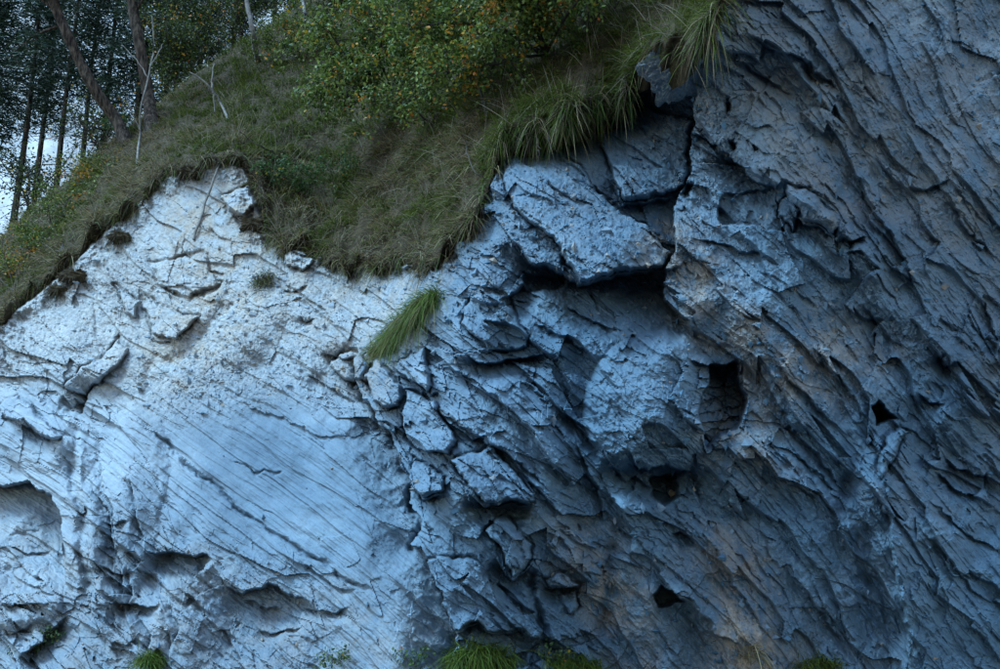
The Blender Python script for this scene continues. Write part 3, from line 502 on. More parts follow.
hn = HX.shape; hi = np.arange(HX.size).reshape(hn); HQ = np.stack([hi[:-1, :-1], hi[:-1, 1:], hi[1:, 1:], hi[1:, :-1]], -1).reshape(-1, 4)
link('hillside', mesh_np('hillside', HP.reshape(-1, 3), HQ, M_SOIL, smooth=True), None, 'steep grassy hillside above the cliff', 'hillside', kind='structure')
def hill_pt(px, py): return at(px, py, HILL(np.float64(px), np.float64(py)))

# ground and far slope
def sheet(name, pts, mat, **kw): return link(name, mesh_np(name, np.array(pts, float), np.array([[0, 1, 2, 3]]), mat), **kw)
sheet('ground', [(-2000, -2000, -0.15), (2000, -2000, -0.15), (2000, 3000, -0.15), (-2000, 3000, -0.15)], M_GROUND, label='stony ground at the foot of the cliff', cat='ground', kind='structure')
gx_ = np.linspace(-1800, 900, 90); gy_ = np.linspace(700, 2200, 50); MX, MY = np.meshgrid(gx_, gy_)
MZ = -2 + 1050 * sstep(700, 1700, MY + 90 * fbm(MX / 300, MY / 300, 3, 301)) + 60 * fbm(MX / 160, MY / 160, 5, 311) * sstep(720, 900, MY)
mi = np.arange(MX.size).reshape(MX.shape); link('mountain', mesh_np('mountain', np.stack([MX, MY, MZ], -1).reshape(-1, 3), np.stack([mi[:-1, :-1], mi[:-1, 1:], mi[1:, 1:], mi[1:, :-1]], -1).reshape(-1, 4), M_MOUNT, smooth=True), None, 'pale far mountain slope seen between the trees', 'mountain', kind='structure')

# ================================================================== VEGETATION
def hill_surf(px, v):
    """point on the hillside: v = 0 at the turf edge, 1 at the crest"""
    j = np.clip((np.asarray(px) + 220) / 4.0, 0, len(hx) - 1.001); i = np.clip((np.asarray(v) - hv[0]) / (hv[1] - hv[0]), 0, len(hv) - 1.001)
    j0 = j.astype(int); i0 = i.astype(int); fj = (j - j0)[:, None]; fi = (i - i0)[:, None]
    return (HP[i0, j0] * (1 - fj) + HP[i0, j0 + 1] * fj) * (1 - fi) + (HP[i0 + 1, j0] * (1 - fj) + HP[i0 + 1, j0 + 1] * fj) * fi
def v_of(px, py):
    b = np.interp(px, [p[0] for p in TOPEDGE], [p[1] for p in TOPEDGE]) + 2; t = np.interp(px, [p[0] for p in SIL], [p[1] for p in SIL]); return (py - b) / (t - b)
def hill_at(px, py):
    return hill_surf(np.array([float(px)]), np.array([float(np.clip(v_of(px, py), 0, 1))]))[0]
def back_pt(px, Yd):
    t = float(np.interp(px, [p[0] for p in SIL], [p[1] for p in SIL])); d0 = float(HILL(np.float64(px), np.float64(t))); o = (Yd - d0) / 45.0
    return at(px, t + 70 * o, Yd)
def blades(root, dirs, length, width, droop, col, seg=3):
    n = len(root); dirs = unit(dirs); side = unit(np.cross(dirs, RNG.normal(size=(n, 3)))); t = np.linspace(0, 1, seg + 1); V = []; g = np.array([0, 0, -1.0])
    for k, tt in enumerate(t):
        p = root + dirs * (length * tt)[:, None] + g * (length * droop * tt * tt)[:, None]; w = side * (width * (1 - tt) ** 0.7 * 0.5)[:, None]
        V += [p - w, p + w] if k < seg else [p]
    V = np.stack(V, 1); m = V.shape[1]; base = np.arange(n)[:, None] * m; F = []
    for k in range(seg - 1): a = 2 * k; F += [base + np.array([a, a + 1, a + 3]), base + np.array([a, a + 3, a + 2])]
    F.append(base + np.array([m - 3, m - 2, m - 1])); C = np.repeat(col[:, None], m, 1) * (0.75 + 0.4 * np.repeat(t, 2)[:m])[None, :, None]  # blade colour darkens toward the root, shade painted into the tint
    return V.reshape(-1, 3), np.concatenate(F), C.reshape(-1, 3)
def pick(pal, n, jit=0.18, w=None):
    pal = np.array(pal); i = RNG.choice(len(pal), n, p=w); return np.clip(pal[i] * (1 + RNG.uniform(-jit, jit, (n, 1))) * (1 + RNG.uniform(-.06, .06, (n, 3))), 0, 1)
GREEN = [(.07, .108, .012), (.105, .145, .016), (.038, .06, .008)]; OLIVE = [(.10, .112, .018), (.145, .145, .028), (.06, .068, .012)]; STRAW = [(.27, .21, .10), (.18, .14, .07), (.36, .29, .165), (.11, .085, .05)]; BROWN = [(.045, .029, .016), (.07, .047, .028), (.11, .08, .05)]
# --- the turf (uncountable)
n = 270000
px = RNG.uniform(-60, 730, n); v = RNG.random(n) ** 1.25 * 1.04
p0 = hill_surf(px, v); e1 = hill_surf(px + 4, v) - p0; e2 = hill_surf(px, v + 0.01) - p0; nn = unit(np.cross(e1, e2)); nn *= np.where(nn[:, 2:3] < 0, -1, 1)
area = np.linalg.norm(np.cross(e1, e2), axis=1); hyp = np.interp(px, [p[0] for p in TOPEDGE], [p[1] for p in TOPEDGE]); hyp = hyp + (np.interp(px, [p[0] for p in SIL], [p[1] for p in SIL]) - hyp) * v
ok = (hyp > -40) & (fbm(p0[:, 0] * 2.2, p0[:, 2] * 2.2, 3, 501) + .5 * np.minimum(1, v / .15) > RNG.uniform(-.5, .25, n)) & (RNG.random(n) < np.clip(area / np.percentile(area, 60), .12, 1)); px, v, p0, nn, hyp = px[ok], v[ok], p0[ok], nn[ok], hyp[ok]; n = len(px)
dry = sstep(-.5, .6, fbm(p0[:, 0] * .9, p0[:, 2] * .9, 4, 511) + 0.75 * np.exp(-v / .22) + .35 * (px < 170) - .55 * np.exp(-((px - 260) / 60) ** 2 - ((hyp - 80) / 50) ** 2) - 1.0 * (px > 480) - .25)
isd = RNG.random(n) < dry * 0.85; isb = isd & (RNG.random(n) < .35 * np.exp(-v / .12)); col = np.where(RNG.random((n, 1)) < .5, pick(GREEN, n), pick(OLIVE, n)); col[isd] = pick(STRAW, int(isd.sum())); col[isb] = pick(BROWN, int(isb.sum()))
down = nn - np.array([0, 0, 1.0]) * nn[:, 2:3]; dirs = unit(nn * .55 + np.array([0, 0, .55]) + .5 * unit(np.c_[nn[:, :2], np.zeros(n)]) + RNG.normal(size=(n, 3)) * .55 + .5 * np.stack([fbm(p0[:, 0] * 2.5, p0[:, 2] * 2.5, 2, 541), -0.3 + 0 * px, fbm(p0[:, 0] * 2.5 + 5, p0[:, 2] * 2.5, 2, 551)], -1))
ln = RNG.uniform(.08, .32, n) * np.where(px > 500, 1.0, 1.0) * np.where(px < 230, .75, 1.0) * (.35 + 1.3 * sstep(-.35, .6, fbm(p0[:, 0] * 2.4, p0[:, 2] * 2.4, 3, 521)))
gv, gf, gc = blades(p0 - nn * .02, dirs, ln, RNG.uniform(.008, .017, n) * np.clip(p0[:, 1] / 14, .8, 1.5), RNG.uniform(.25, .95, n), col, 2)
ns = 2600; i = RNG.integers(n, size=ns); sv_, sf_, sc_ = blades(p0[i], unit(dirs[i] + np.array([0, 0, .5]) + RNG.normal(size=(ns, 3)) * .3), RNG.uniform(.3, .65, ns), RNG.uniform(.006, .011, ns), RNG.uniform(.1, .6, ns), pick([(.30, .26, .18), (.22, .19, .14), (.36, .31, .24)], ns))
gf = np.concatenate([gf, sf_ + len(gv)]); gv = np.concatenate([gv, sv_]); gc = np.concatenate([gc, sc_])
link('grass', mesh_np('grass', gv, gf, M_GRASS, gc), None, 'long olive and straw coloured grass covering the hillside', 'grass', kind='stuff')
# --- dead grass and rootlets hanging over the lip (uncountable)
n = 20000; px = RNG.uniform(-40, 725, n); v = RNG.uniform(-0.07, 0.05, n) ; p0 = hill_surf(px, v) + RNG.normal(size=(n, 3)) * .03
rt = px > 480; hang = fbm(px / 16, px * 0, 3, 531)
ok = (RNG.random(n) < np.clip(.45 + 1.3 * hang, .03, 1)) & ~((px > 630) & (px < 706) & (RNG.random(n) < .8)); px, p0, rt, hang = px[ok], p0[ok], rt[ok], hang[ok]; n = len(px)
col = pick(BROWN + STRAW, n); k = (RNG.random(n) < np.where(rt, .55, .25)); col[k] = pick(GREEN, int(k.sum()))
dirs = np.c_[RNG.normal(size=n) * .7 - .1, -RNG.uniform(-.2, 1.0, n), RNG.uniform(-.9, .6, n)]
ln = RNG.uniform(.06, .26, n) * np.where(rt, 1.5, 1.0) * (1 + .5 * np.clip(hang, 0, 1))
gv, gf, gc = blades(p0, dirs, ln, RNG.uniform(.006, .014, n), RNG.uniform(.6, 1.3, n), col, 4)
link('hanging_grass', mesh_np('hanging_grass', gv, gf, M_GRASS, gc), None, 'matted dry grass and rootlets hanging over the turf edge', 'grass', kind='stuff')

# --- the block wedged under the turf
nu, nvv = 110, 70; uu, vv_ = np.meshgrid(np.linspace(0, 2 * np.pi, nu, endpoint=False), np.linspace(.04, np.pi - .04, nvv)); dr = np.stack([np.sin(vv_) * np.cos(uu), np.sin(vv_) * np.sin(uu), np.cos(vv_)], -1)
pn = unit(np.random.default_rng(8).normal(size=(16, 3)) + np.array([0, -.2, 0])); ph_ = np.random.default_rng(9).uniform(.55, .95, 16); sup = np.min(np.where((dr @ pn.T) > .08, ph_ / np.maximum(dr @ pn.T, .08), 9), -1); sup = np.minimum(sup, 1.25) * (1 + .16 * fbm(dr[..., 0] * 3 + dr[..., 1], dr[..., 2] * 6 + dr[..., 1] * 3, 5, 711, .6) + .05 * np.floor(3 * fbm(dr[..., 0] * 2, dr[..., 2] * 7, 3, 721)))
lump = dr * sup[..., None] * np.array([.36, .5, .17]); lump[..., 2] += -.22 * lump[..., 0] - .15 * lump[..., 1]; ic = np.arange(nu * nvv).reshape(nvv, nu)
bt_ = at(676, 72, 10.3) + lump.reshape(-1, 3); Fl = np.stack([ic[:-1], np.roll(ic, -1, 1)[:-1], np.roll(ic, -1, 1)[1:], ic[1:]], -1).reshape(-1, 4)
link('rock_block', mesh_np('rock_block', bt_, Fl, M_ROCK, np.tile([.2, 0, .5], (len(bt_), 1)), np.stack([lump[..., 0].ravel(), lump[..., 2].ravel()], -1)), cliff, 'small angular block wedged under the hanging turf')
# --- clods of sod broken off along the edge
for k, (a, b, r, lab) in enumerate(((74, 277, .15, 'dark sod clod stuck on the pale rock below the slope shrub'), (120, 238, .12, 'small dark sod clod on the pale rock rim'), (188, 172, .13, 'broad dark root clod under the turf by the leaning stick'), (58, 290, .10, 'tiny sod clod near the low end of the pale rim'), (256, 226, .15, 'dark earthy clod at the corner of the grassy bank'))):
    c = cliff_pt(a, b, .06); th = thing('sod_clod', lab, 'clod', c); nu, nvv = 16, 12; uu, vv_ = np.meshgrid(np.linspace(0, 2 * np.pi, nu, endpoint=False), np.linspace(.05, np.pi - .05, nvv)); dr = np.stack([np.sin(vv_) * np.cos(uu) * 1.5, np.sin(vv_) * np.sin(uu), np.cos(vv_) * .8], -1)
    rr = r * (1 + .45 * fbm(dr[..., 0] * 2 + k * 7, dr[..., 2] * 2 + dr[..., 1], 3, 701)); Vc = (dr * rr[..., None]).reshape(-1, 3); ic = np.arange(nu * nvv).reshape(nvv, nu); Fc = np.stack([ic[:-1], np.roll(ic, -1, 1)[:-1], np.roll(ic, -1, 1)[1:], ic[1:]], -1).reshape(-1, 4)
    link('soil', mesh_np('soil', Vc, Fc, M_SOIL), th); nb = 260; di = unit(RNG.normal(size=(nb, 3))); V2, F2, C2 = blades(di * r * np.array([1.4, 1, .8]) * .9, di + np.array([0, 0, -.3]), RNG.uniform(.06, .2, nb), RNG.uniform(.005, .01, nb), RNG.uniform(.3, 1.2, nb), pick(BROWN + STRAW[3:] + OLIVE[2:], nb), 3)
    o = link('roots', mesh_np('roots', V2, F2, M_GRASS, C2), th); o['kind'] = 'stuff'
# --- leaves
def leaf_mesh(name, pos, size, col, mat, up=.6, off=(0, 0, 0), aspect=.62, flat=None):
    n = len(pos); nrm = unit(RNG.normal(size=(n, 3)) + np.array([-.25, -.3, up])); a = unit(np.cross(nrm, RNG.normal(size=(n, 3)))); b = np.cross(nrm, a); s = size[:, None]
    a = unit(a + np.array([0, 0, -.35])); V = np.stack([pos, pos + a * s * .5 + b * s * aspect * .5 + nrm * s * .08, pos + a * s, pos + a * s * .5 - b * s * aspect * .5 + nrm * s * .08], 1).reshape(-1, 3) - np.array(off)
    i = np.arange(n)[:, None] * 4; return mesh_np(name, V, np.concatenate([i + np.array([0, 1, 2]), i + np.array([0, 2, 3])]), mat, np.repeat(col, 4, 0))
LEAFG = [(.07, .115, .02), (.12, .165, .03), (.19, .23, .05), (.04, .07, .014)]; LEAFY = [(.42, .26, .02), (.50, .22, .03), (.45, .14, .02), (.28, .22, .02)]
def side_branches(path, r0, count, length, tb, rise=.25, start=.25, gen=2, bias=(0, 0, 0)):
    """twigs along a stem; returns points where leaves can sit"""
    path = np.array(path); pts = []
    for c in range(count):
        t = start + (1 - start) * (c + random.random()) / count; q = t * (len(path) - 1); i = min(int(q), len(path) - 2); p = path[i] + (path[i + 1] - path[i]) * (q - i)
        d = unit(RNG.normal(size=3) + np.array([0, 0, rise]) + np.array(bias)); L = length * random.uniform(.35, 1.35) * (1.1 - .5 * t); bend = RNG.normal(size=3) * .25 + np.array([0, 0, -.2])
        pp = np.array([p + d * L * k + bend * L * k * k * .5 for k in np.linspace(0, 1, 6)]); tb.add(pp, np.linspace(r0 * .45, r0 * .1, 6), 4)
        pts.append(pp[2:])
        if gen > 1: pts.append(side_branches(pp, r0 * .5, 4, L * .5, tb, rise, .3, gen - 1, bias))
    return np.concatenate(pts)
def leaves_on(pts, n, spread, size, yellow, pal=LEAFG):
    i = RNG.integers(len(pts), size=n); pos = pts[i] + RNG.normal(size=(n, 3)) * spread; ye = fbm(pos[:, 0] * 2.2, pos[:, 2] * 2.2, 2, 601) + RNG.normal(size=n) * .45
    col = pick(pal, n, .3); k = ye > np.quantile(ye, 1 - yellow) if yellow > 0 else np.zeros(n, bool); col[k] = pick(LEAFY, int(k.sum()), .25); return pos, RNG.uniform(.7, 1.25, n) * size, col
def shrub(name, label, cat, stems, r, count, length, nleaf, spread, size, yellow, bias=(0, 0, 0), rise=.25, pal=LEAFG, group=None, gen=2, bark=M_TWIG, start=.25):
    base = np.array(stems[0][0], float); th = thing(name, label, cat, base, group); tb = Tubes(); pts = []
    for st in stems:
        pa = smooth_path(st, 14) ; pa[1:-1] += RNG.normal(size=(12, 3)) * .012; tb.add(pa, np.linspace(r, r * .3, 14), 6); pts.append(side_branches(pa, r, count, length, tb, rise, start, gen, bias))
    link('stem', tb.mesh('stem', bark, base), th); pos, sz, col = leaves_on(np.concatenate(pts), nleaf, spread, size, yellow, pal); link('foliage', leaf_mesh('foliage', pos, sz, col, M_LEAF, off=base), th); return th
def pathpx(l): return [at(a, b, y) for a, b, y in l]
# overhanging autumn bush above the recess
hb = hill_at(546, 62)
shrub('broadleaf_bush', 'broad green bush with yellowing leaves leaning out over the turf bank', 'bush',
      [[hb, at(528, 28, 11.6), at(512, -6, 11.5), at(498, -60, 11.5)], [hb, at(500, 38, 11.9), at(455, 22, 12.2), at(410, 30, 12.4)], [hb, at(540, 20, 11.5), at(530, -60, 11.2), at(500, -170, 10.8)], [hb, at(548, 0, 11.4), at(560, -80, 10.9), at(575, -190, 10.5)], [hb, at(525, 0, 11.4), at(480, -90, 11.0), at(440, -190, 10.8)], [hb, at(570, 10, 11.2), at(620, -70, 10.6), at(660, -160, 10.2)], [hb, at(505, 60, 11.8), at(460, 70, 12), at(415, 82, 12.3)], [hb, at(492, 20, 12.0), at(440, -6, 12.4), at(390, -10, 12.8)]],
      .024, 16, .85, 17000, .09, .066, .15, (-.25, -.1, -.15), .1)
hb = hill_at(488, 112)
shrub('birch_sapling', 'thin leaning birch sapling with small green leaves below the bush', 'sapling', [[hb, at(478, 84, 13.0), at(466, 52, 13.1), at(458, 20, 13.2), at(440, -20, 13.3)], [at(466, 52, 13.1), at(440, 40, 13.3), at(410, 46, 13.5)]], .024, 14, .7, 5500, .08, .066, .13, (-.3, 0, -.1), .1)
hb = hill_at(392, 98)
shrub('hazel_bush', 'dense green bush on the slope with scattered orange leaves', 'bush', [[hb, at(380, 60, 15.2), at(370, 15, 15.2), at(362, -30, 15.3)], [hb, at(360, 66, 15.1), at(335, 40, 15.2), at(318, 20, 15.4)], [hb, at(412, 60, 15), at(425, 20, 15.0), at(430, -25, 15.1)], [hb, at(350, 88, 15), at(318, 84, 15)], [hb, at(400, 40, 15.0), at(398, -5, 15.0)]],
      .028, 15, 1.0, 11000, .10, .075, .08, (-.15, -.1, 0), .1)
hb = hill_at(62, 262)
shrub('slope_shrub', 'low green shrub with dark forked stems on the turf crest', 'shrub', [[hb, at(56, 236, 17.2), at(48, 212, 17.3), at(40, 196, 17.4)], [hb, at(72, 232, 17.3), at(84, 208, 17.5), at(92, 190, 17.7)], [hb, at(64, 226, 17.2), at(66, 200, 17.4)], [hb, at(40, 244, 17), at(22, 232, 17)]], .022, 9, .55, 3200, .08, .052, .10, (0, 0, .1), .4)
hb = hill_at(100, 196)
shrub('rusty_shrub', 'small shrub with a few rusty leaves below the leaning pine', 'shrub', [[hb, at(96, 178, 18.6), at(90, 160, 18.8)], [hb, at(108, 176, 18.7), at(116, 162, 18.9)], [hb, at(82, 180, 18.8), at(70, 168, 19)]], .018, 8, .5, 1500, .09, .055, .3, (0, 0, .1), .4)
hb = hill_at(14, 290)
shrub('slope_shrub', 'yellowish green shrub low on the turf at its left end by the dark trunk' if False else 'yellowish green shrub at the lower end of the turf strip', 'shrub', [[hb, at(8, 268, 16.6), at(2, 250, 16.8)], [hb, at(22, 264, 16.6), at(30, 246, 16.8)], [hb, at(-8, 270, 16.6), at(-20, 258, 16.6)]], .018, 8, .45, 1300, .08, .05, .3, (0, 0, .1), .4)
for (a, b, lab) in ((276, 186, 'bright leafy herb clump at the corner of the bank above the pale rock'), (296, 200, 'dark leafy herb clump growing on the face of the grassy bank'), (340, 176, 'light green leafy herb in the middle of the grassy bank'), (120, 128, 'low leafy bramble at the foot of the leaning pine')):
    hb = hill_at(a, b); shrub('herb', lab, 'herb', [[hb, hb + np.array([.1, -.15, .2]), hb + np.array([.15, -.25, .35])], [hb, hb + np.array([-.15, -.12, .18]), hb + np.array([-.3, -.2, .28])], [hb, hb + np.array([.2, -.1, .12]), hb + np.array([.45, -.15, .2])]], .007, 8, .28, 700, .05, .05, .03, (0, -.2, 0), .3, [(.06, .12, .03), (.08, .15, .04), (.045, .09, .03)], gen=1)

for (a, b, y, lab) in ((436, 128, 13.2, 'low spreading bush under the birch sapling above the grassy bank'), (300, 62, 19.0, 'loose green bush beside the thin forked stem'), (600, 20, 11.0, 'yellowing bush among the hanging grass over the recess')):
    hb = hill_at(a, b); shrub('spreading_bush', lab, 'bush', [[hb, hb + np.array([-.5, -.2, .35]), hb + np.array([-1.1, -.3, .45])], [hb, hb + np.array([-.1, -.2, .5]), hb + np.array([-.35, -.3, 1.0])], [hb, hb + np.array([.4, -.2, .4]), hb + np.array([.8, -.3, .7])]], .018, 13, .7, 3200, .08, .062, .09, (-.1, -.2, 0), .1)
# --- pines and the wood behind
def needles(pts, n, spread, L, W, pal, off, droop=.25):
    i = RNG.integers(len(pts), size=n); p = pts[i] + RNG.normal(size=(n, 3)) * spread; d = unit(RNG.normal(size=(n, 3)) * np.array([1, 1, .45]) + np.array([0, 0, -droop])); w = unit(np.cross(d, RNG.normal(size=(n, 3)))) * (W * RNG.uniform(.6, 1.3, n))[:, None]; l = d * (L * RNG.uniform(.6, 1.3, n))[:, None]
    V = np.stack([p, p + l * .45 + w, p + l, p + l * .45 - w], 1).reshape(-1, 3) - np.array(off); k = np.arange(n)[:, None] * 4
    return V, np.concatenate([k + np.array([0, 1, 2]), k + np.array([0, 2, 3])]), np.repeat(pick(pal, n, .3), 4, 0)
NEED = [(.018, .038, .022), (.025, .05, .026), (.03, .058, .024), (.014, .03, .02)]
def conifer(label, base, H, R, nneed, lean=(0, 0), r=.16, low=.12, pal=NEED, group=None, name='spruce_tree'):
    base = np.array(base, float); th = thing(name, label, 'tree', base, group); tb = Tubes(); topp = base + np.array([lean[0], lean[1], H]); tr = smooth_path([base - [0, 0, .5], base + (topp - base) * .4 + RNG.normal(size=3) * .08, topp], 10); tb.add(tr, np.linspace(r, .02, 10), 8, .06); link('trunk', tb.mesh('trunk', M_BARK, base), th)
    bt = Tubes(); pts = []; nb = int(H * 9)
    for b in range(nb):
        t = low + (1 - low) * (b + random.random()) / nb; p = base + (topp - base) * t; a = b * 2.4 + random.uniform(-.4, .4); L = R * (1 - t) ** .75 * random.uniform(.55, 1.1) + .15; d = np.array([math.cos(a), math.sin(a), random.uniform(-.15, .3)])
        pp = np.array([p + d * L * k + np.array([0, 0, -.32]) * L * k * k for k in np.linspace(0, 1, 6)]); bt.add(pp, np.linspace(.022, .006, 6), 3); pts.append(pp[1:])
        sd2 = np.cross(d, [0, 0, 1]); 
        for k in (2, 3, 4):
            for sg in (-1, 1): q = pp[k] + (sd2 * sg * .6 + d * .4 + np.array([0, 0, -.2])) * L * .32 * np.linspace(.2, 1, 4)[:, None]; pts.append(q)
    link('branches', bt.mesh('branches', M_TWIG, base), th, kind='stuff'); V, F, C = needles(np.concatenate(pts), int(nneed * 1.9), .12, .24, .017, pal, base); link('foliage', mesh_np('foliage', V, F, M_NEEDLE, C), th); return th
def pine(label, path, r0, r1, limbs, crown_at, crown_r, nneed):
    base = np.array(path[0]); th = thing('pine_tree', label, 'tree', base); pa = smooth_path(path, 26); tb = Tubes(); tb.add(pa, np.linspace(r0, r1, 26) * (1 + .5 * np.exp(-np.arange(26) / 1.3)), 12, .07); link('trunk', tb.mesh('trunk', M_BARK, base), th)
    lt = Tubes(); pts = []
    for lm, rr in limbs: q = smooth_path(lm, 10); lt.add(q, np.linspace(rr, rr * .3, 10), 5); pts.append(side_branches(q, rr * .6, 7, .6, lt, 0, .4, 1))
    for _ in range(26):
        p = pa[-1 - random.randrange(9)]; q = np.array(crown_at) + RNG.normal(size=3) * np.array(crown_r) * .6; pp = smooth_path([p, (p + q) / 2 + RNG.normal(size=3) * .2, q], 7); lt.add(pp, np.linspace(.035, .008, 7), 4); pts.append(pp[3:]); pts.append(side_branches(pp, .012, 5, .7, lt, 0, .3, 1))
    link('limbs', lt.mesh('limbs', M_BARK, base), th, kind='stuff'); V, F, C = needles(np.concatenate(pts), nneed, .10, .2, .02, NEED + [(.035, .065, .025)], base, 0.05); link('crown', mesh_np('crown', V, F, M_NEEDLE, C), th)
b1 = hill_at(129, 142)
pine('strongly leaning pine with a bare curved trunk on the crest', [b1 - [0, 0, .25], at(118, 122, 19.6), at(101, 99, 19.5), at(88, 78, 19.4), at(79, 60, 19.4), at(68, 36, 19.3), at(59, 16, 19.3), at(50, -6, 19.2), at(34, -50, 19.2), at(18, -100, 19.2)], .13, .09,
     [([at(57, 27, 19.3), at(42, 32, 19.2), at(25, 42, 19.0), at(8, 58, 18.8)], .035)], at(0, -110, 19), (1.6, 1.4, .7), 5000)
b2 = hill_at(154, 126)
pine('upright dark pine trunk with spreading roots on the crest', [b2 - [0, 0, .2], at(149, 100, 20.5), at(144, 70, 20.6), at(139, 42, 20.6), at(134, 14, 20.7), at(130, -20, 20.7), at(126, -80, 20.8)], .14, .11, [([at(134, 14, 20.7), at(150, -10, 20.6), at(168, -20, 20.4)], .04)], at(130, -130, 20.8), (1.8, 1.6, .7), 3500)
CON = [(-40, 24, 10, 2.0, 7000), (10, 27, 11, 1.7, 5200), (30, 31, 12, 1.5, 4200), (54, 30, 11.5, 1.5, 4600), (100, 31, 12, 1.6, 4600), (165, 33, 11, 2.4, 10500), (190, 38, 13, 2.6, 10500), (232, 34, 10, 2.6, 10500), (275, 38, 11, 2.8, 10500), (136, 30, 10, 2.0, 8500), (80, 34, 12, 1.4, 3800)]
WHICH = ['at the open end of the wood', 'with a bare lower trunk beside the shrub', 'tall and thin behind the shrub', 'slim, straight, between bright gaps', 'dense, just behind the leaning pine', 'dark, beyond the upright pine', 'broad and far beyond the upright pine', 'dark, behind the pale stem', 'dark, beyond the green slope', 'between the two pine trunks', 'sparse and thin, behind the leaning trunk']
for (a, y, h, r, nn_), w in zip(CON, WHICH):
    conifer('dark green spruce ' + w, back_pt(a, y), h, r, nn_, (random.uniform(-.4, .4), 0), .12, .10 if a > 90 else .34)
for (a, y, dx, hgt, lab) in ((200, 27, 0, 2.6, 'dark leafy undergrowth tree right beside the dead fork'), (175, 25, 1, 2.2, 'small dark broadleaf tree just beyond the crest by the upright pine'), (240, 29, 0, 3.2, 'broadleaf tree with twiggy trunks behind the pale stem'), (290, 30, 0, 3.0, 'broadleaf tree at the head of the green slope'), (330, 27, 0, 3.0, 'dark broadleaf tree behind the hazel bush'), (100, 23.5, 0, 1.4, 'light green bushy sapling behind the leaning trunk'), (30, 23, 0, 1.6, 'green sapling at the far edge of the turf')):
    bb = back_pt(a, y) if a < 300 else hill_at(a, 20)
    st = [[bb, bb + np.array([.1 * k - .2, 0, hgt * .4]), bb + np.array([.5 * k - .9, random.uniform(-.5, .5), hgt])] for k in range(4)]
    shrub('undergrowth_tree', lab, 'tree', st, .035, 14, 1.1, 4200 if a > 120 else 1300, .16, .085, .05, (0, -.1, 0), .2, [(.04, .06, .012), (.06, .085, .015), (.08, .10, .02), (.025, .042, .01)])
for (a, b, y, hgt, lab) in ((470, -90, 17.0, 3.4, 'broadleaf tree on the hill above the autumn bush'), (560, -80, 14.5, 3.2, 'broadleaf tree rooted above the hanging grass'), (650, -90, 13.2, 3.0, 'broadleaf tree at the top of the turf beside the dark wall'), (410, -110, 21.0, 3.6, 'broadleaf tree on the hill behind the hazel bush')):
    bb = hill_at(a, b); st = [[bb, bb + np.array([.15 * k - .3, -.1, hgt * .45]), bb + np.array([.7 * k - 1.2, random.uniform(-.8, .2), hgt])] for k in range(4)]
    shrub('hill_tree', lab, 'tree', st, .05, 14, 1.2, 6000, .16, .09, .08, (0, -.1, 0), .2, start=.4)
# --- bare stems, dead wood
def stick(name, label, cat, paths, mat, group=None):
    base = np.array(paths[0][0][0]); th = thing(name, label, cat, base, group)
    for k, (pa, r0, r1) in enumerate(paths):
        tb = Tubes(); q = smooth_path(pa, 14); q[1:-1] += RNG.normal(size=(12, 3)) * .008; tb.add(q, np.linspace(r0, r1, 14), 6, .08); link('stem' if k == 0 else 'branch', tb.mesh('stem', mat, base), th)
h = hill_at
stick('pale_stem', 'slender pale barked stem at the head of the green slope', 'tree', [([h(258, 60), at(253, 32, 22.4), at(248, 6, 22.4), at(243, -40, 22.4)], .075, .05)], M_PALEBARK)
stick('pale_stem', 'thin pale forked stem beside the hazel bush', 'tree', [([h(309, 44), at(306, 22, 20.4), at(303, -2, 20.4), at(300, -50, 20.4)], .05, .03), ([at(308, 40, 20.3), at(310, 30, 20.3), at(309, 18, 20.3)], .035, .012)], M_PALEBARK)
stick('dead_fork', 'bleached dead forked branch standing in the grass', 'branch', [([h(228, 122), at(220, 102, 18.2), at(213, 92, 18.1), at(203, 80, 18.0), at(189, 72, 17.9)], .03, .012), ([at(213, 93, 18.1), at(212, 80, 18.1), at(214, 63, 18.1)], .022, .012), ([at(213, 92, 18.1), at(215, 112, 18.2)], .018, .012)], M_DEAD)
stick('bare_sapling', 'bare thin sapling with upswept twigs between the pine trunks', 'sapling', [([h(137, 164), at(139, 140, 18.2), at(143, 100, 18.2), at(151, 66, 18.2), at(153, 40, 18.2), at(152, 16, 18.2)], .026, .010), ([at(148, 78, 18.2), at(138, 62, 18.2), at(122, 45, 18.2)], .015, .007), ([at(151, 66, 18.2), at(158, 54, 18.2), at(163, 44, 18.2)], .015, .007), ([at(140, 130, 18.2), at(130, 108, 18.1), at(126, 96, 18.1)], .012, .006)], M_DEAD)
stick('leaning_stick', 'long thin stick leaning on the pale rock top', 'stick', [([cliff_pt(194, 240, .04), cliff_pt(207, 200, .10), cliff_pt(217, 172, .16), h(224, 148)], .022, .014)], M_DEAD)
stick('dark_twig', 'dark curved twig sticking out of the grass bank', 'twig', [([h(274, 158), at(264, 148, 15.4), at(250, 140, 15.3), at(240, 132, 15.2)], .014, .007)], M_TWIG)
stick('dark_twig', 'dark twig bending down beside the shelf rock', 'twig', [([h(466, 150), at(472, 168, 11.1), at(486, 180, 11.0)], .012, .006)], M_TWIG)
for k, (a, b, l) in enumerate(((537, 138, 26), (548, 132, 34))):
    q = at(a, b, 10.45); stick('hanging_root', 'thin brown root dangling from the turf over the shelf rock', 'root', [([q, at(a + 2, b + l * .4, 10.42), at(a + 1, b + l * .75, 10.42), at(a + 1, b + l, 10.44)], .008, .004)], M_TWIG, 'roots dangling over the shelf rock')
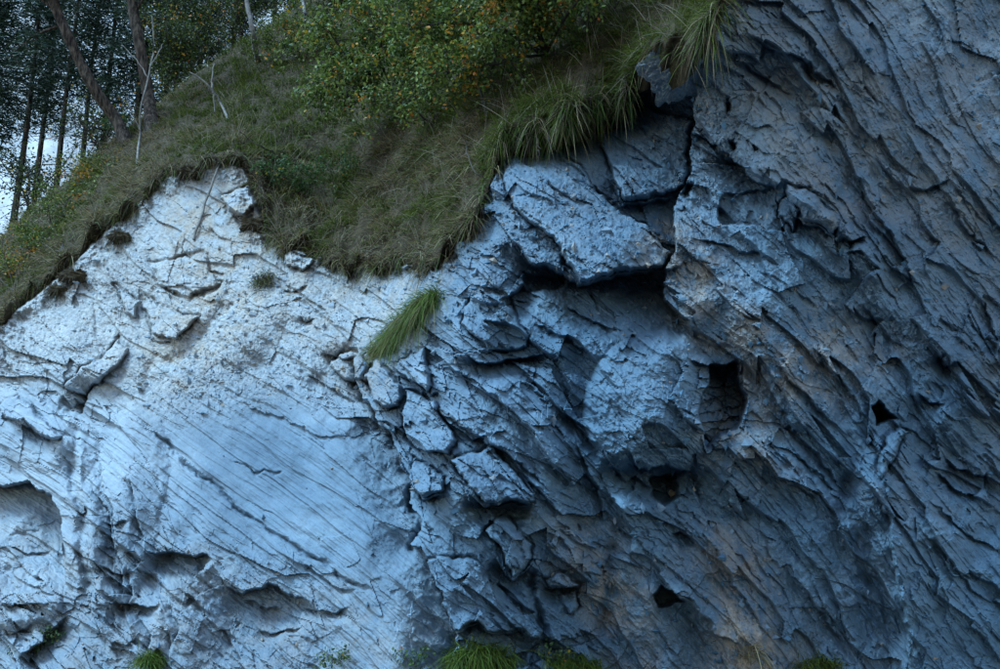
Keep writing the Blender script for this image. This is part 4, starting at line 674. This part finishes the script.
# --- grass tufts on the rock
def tuft(label, line, n, L, pal, spread, flow, out=.06):
    i = RNG.random(n); l = np.array(line, float); sgm = i * (len(l) - 1); k = np.minimum(sgm.astype(int), len(l) - 2); xy = l[k] + (l[k + 1] - l[k]) * (sgm - k)[:, None] + RNG.normal(size=(n, 2)) * spread
    root = np.array([cliff_pt(a, b, out) for a, b in xy]); base = cliff_pt(*l[len(l) // 2], 0.0)
    dirs = np.array(flow) + RNG.normal(size=(n, 3)) * .55; V, F, C = blades(root, dirs, RNG.uniform(.3, 1.1, n) * L, RNG.uniform(.006, .012, n), RNG.uniform(.5, 1.2, n), pick(pal, n, .25), 4)
    o = link('grass_tuft', mesh_np('grass_tuft', V - base, F, M_GRASS, C), None, label, 'grass tuft'); o.location = base
LUSH = [(.075, .135, .016), (.105, .17, .022), (.05, .095, .012), (.15, .17, .03)]
tuft('lush green grass tuft growing in the cleft between pale and shaded rock', [(388, 340), (404, 326), (420, 308), (437, 294)], 1500, .52, LUSH + [STRAW[1]], 3.2, (-.35, -.75, .35), .1)
tuft('wispy grass on the cleft below the lush tuft', [(372, 352), (390, 344)], 350, .36, OLIVE + STRAW[:2], 3, (-.4, -.6, .3))
tuft('dark green grass clump under the jutting slab at the foot', [(452, 664), (480, 656), (508, 662)], 1500, .5, LUSH[:1] + GREEN, 5, (-.1, -.6, .7), .15)
tuft('short grass beside the rubble right of the jutting slab foot' if False else 'short grass and weeds in the broken rock foot beyond the jutting slab', [(548, 664), (575, 662), (600, 668)], 600, .3, LUSH, 4, (0, -.6, .6), .12)
tuft('small green grass clump at the foot of the folded pale rock', [(140, 664), (152, 658), (160, 666)], 500, .34, LUSH, 3, (0, -.5, .8), .1)
tuft('low grass at the foot of the dark slanting wall', [(800, 668), (822, 663), (838, 670)], 500, .3, GREEN + OLIVE, 4, (0, -.5, .7), .1)
tuft('dry arching straws on the tan streaked wall foot', [(742, 660), (752, 646)], 60, .45, STRAW, 6, (.2, -.8, .7), .05)
tuft('scrubby dry tuft on the pale rock beneath the bank corner', [(256, 284), (270, 276)], 420, .22, OLIVE + BROWN, 4, (0, -.5, .6), .05)
for (a, b, lab) in ((30, 652, 'low leafy weeds at the mouth of the arched hollow'), (54, 640, 'small round leaved weed tucked under the arched hollow edge'), (338, 664, 'small leafy weed at the foot of the smooth pale face'), (414, 664, 'tiny leafy weed where pale face meets jutting slab'), (560, 662, 'broad leaved weed in the broken rock at the foot')):
    hb = cliff_pt(a, b, .05); shrub('weed', lab, 'weed', [[hb, hb + np.array([.06, -.1, .08]), hb + np.array([.1, -.14, .12])], [hb, hb + np.array([-.08, -.1, .06]), hb + np.array([-.16, -.12, .1])]], .005, 6, .14, 160, .04, .04, .02, (0, -.2, 0), .3, [(.06, .11, .03), (.08, .13, .05)], gen=1)
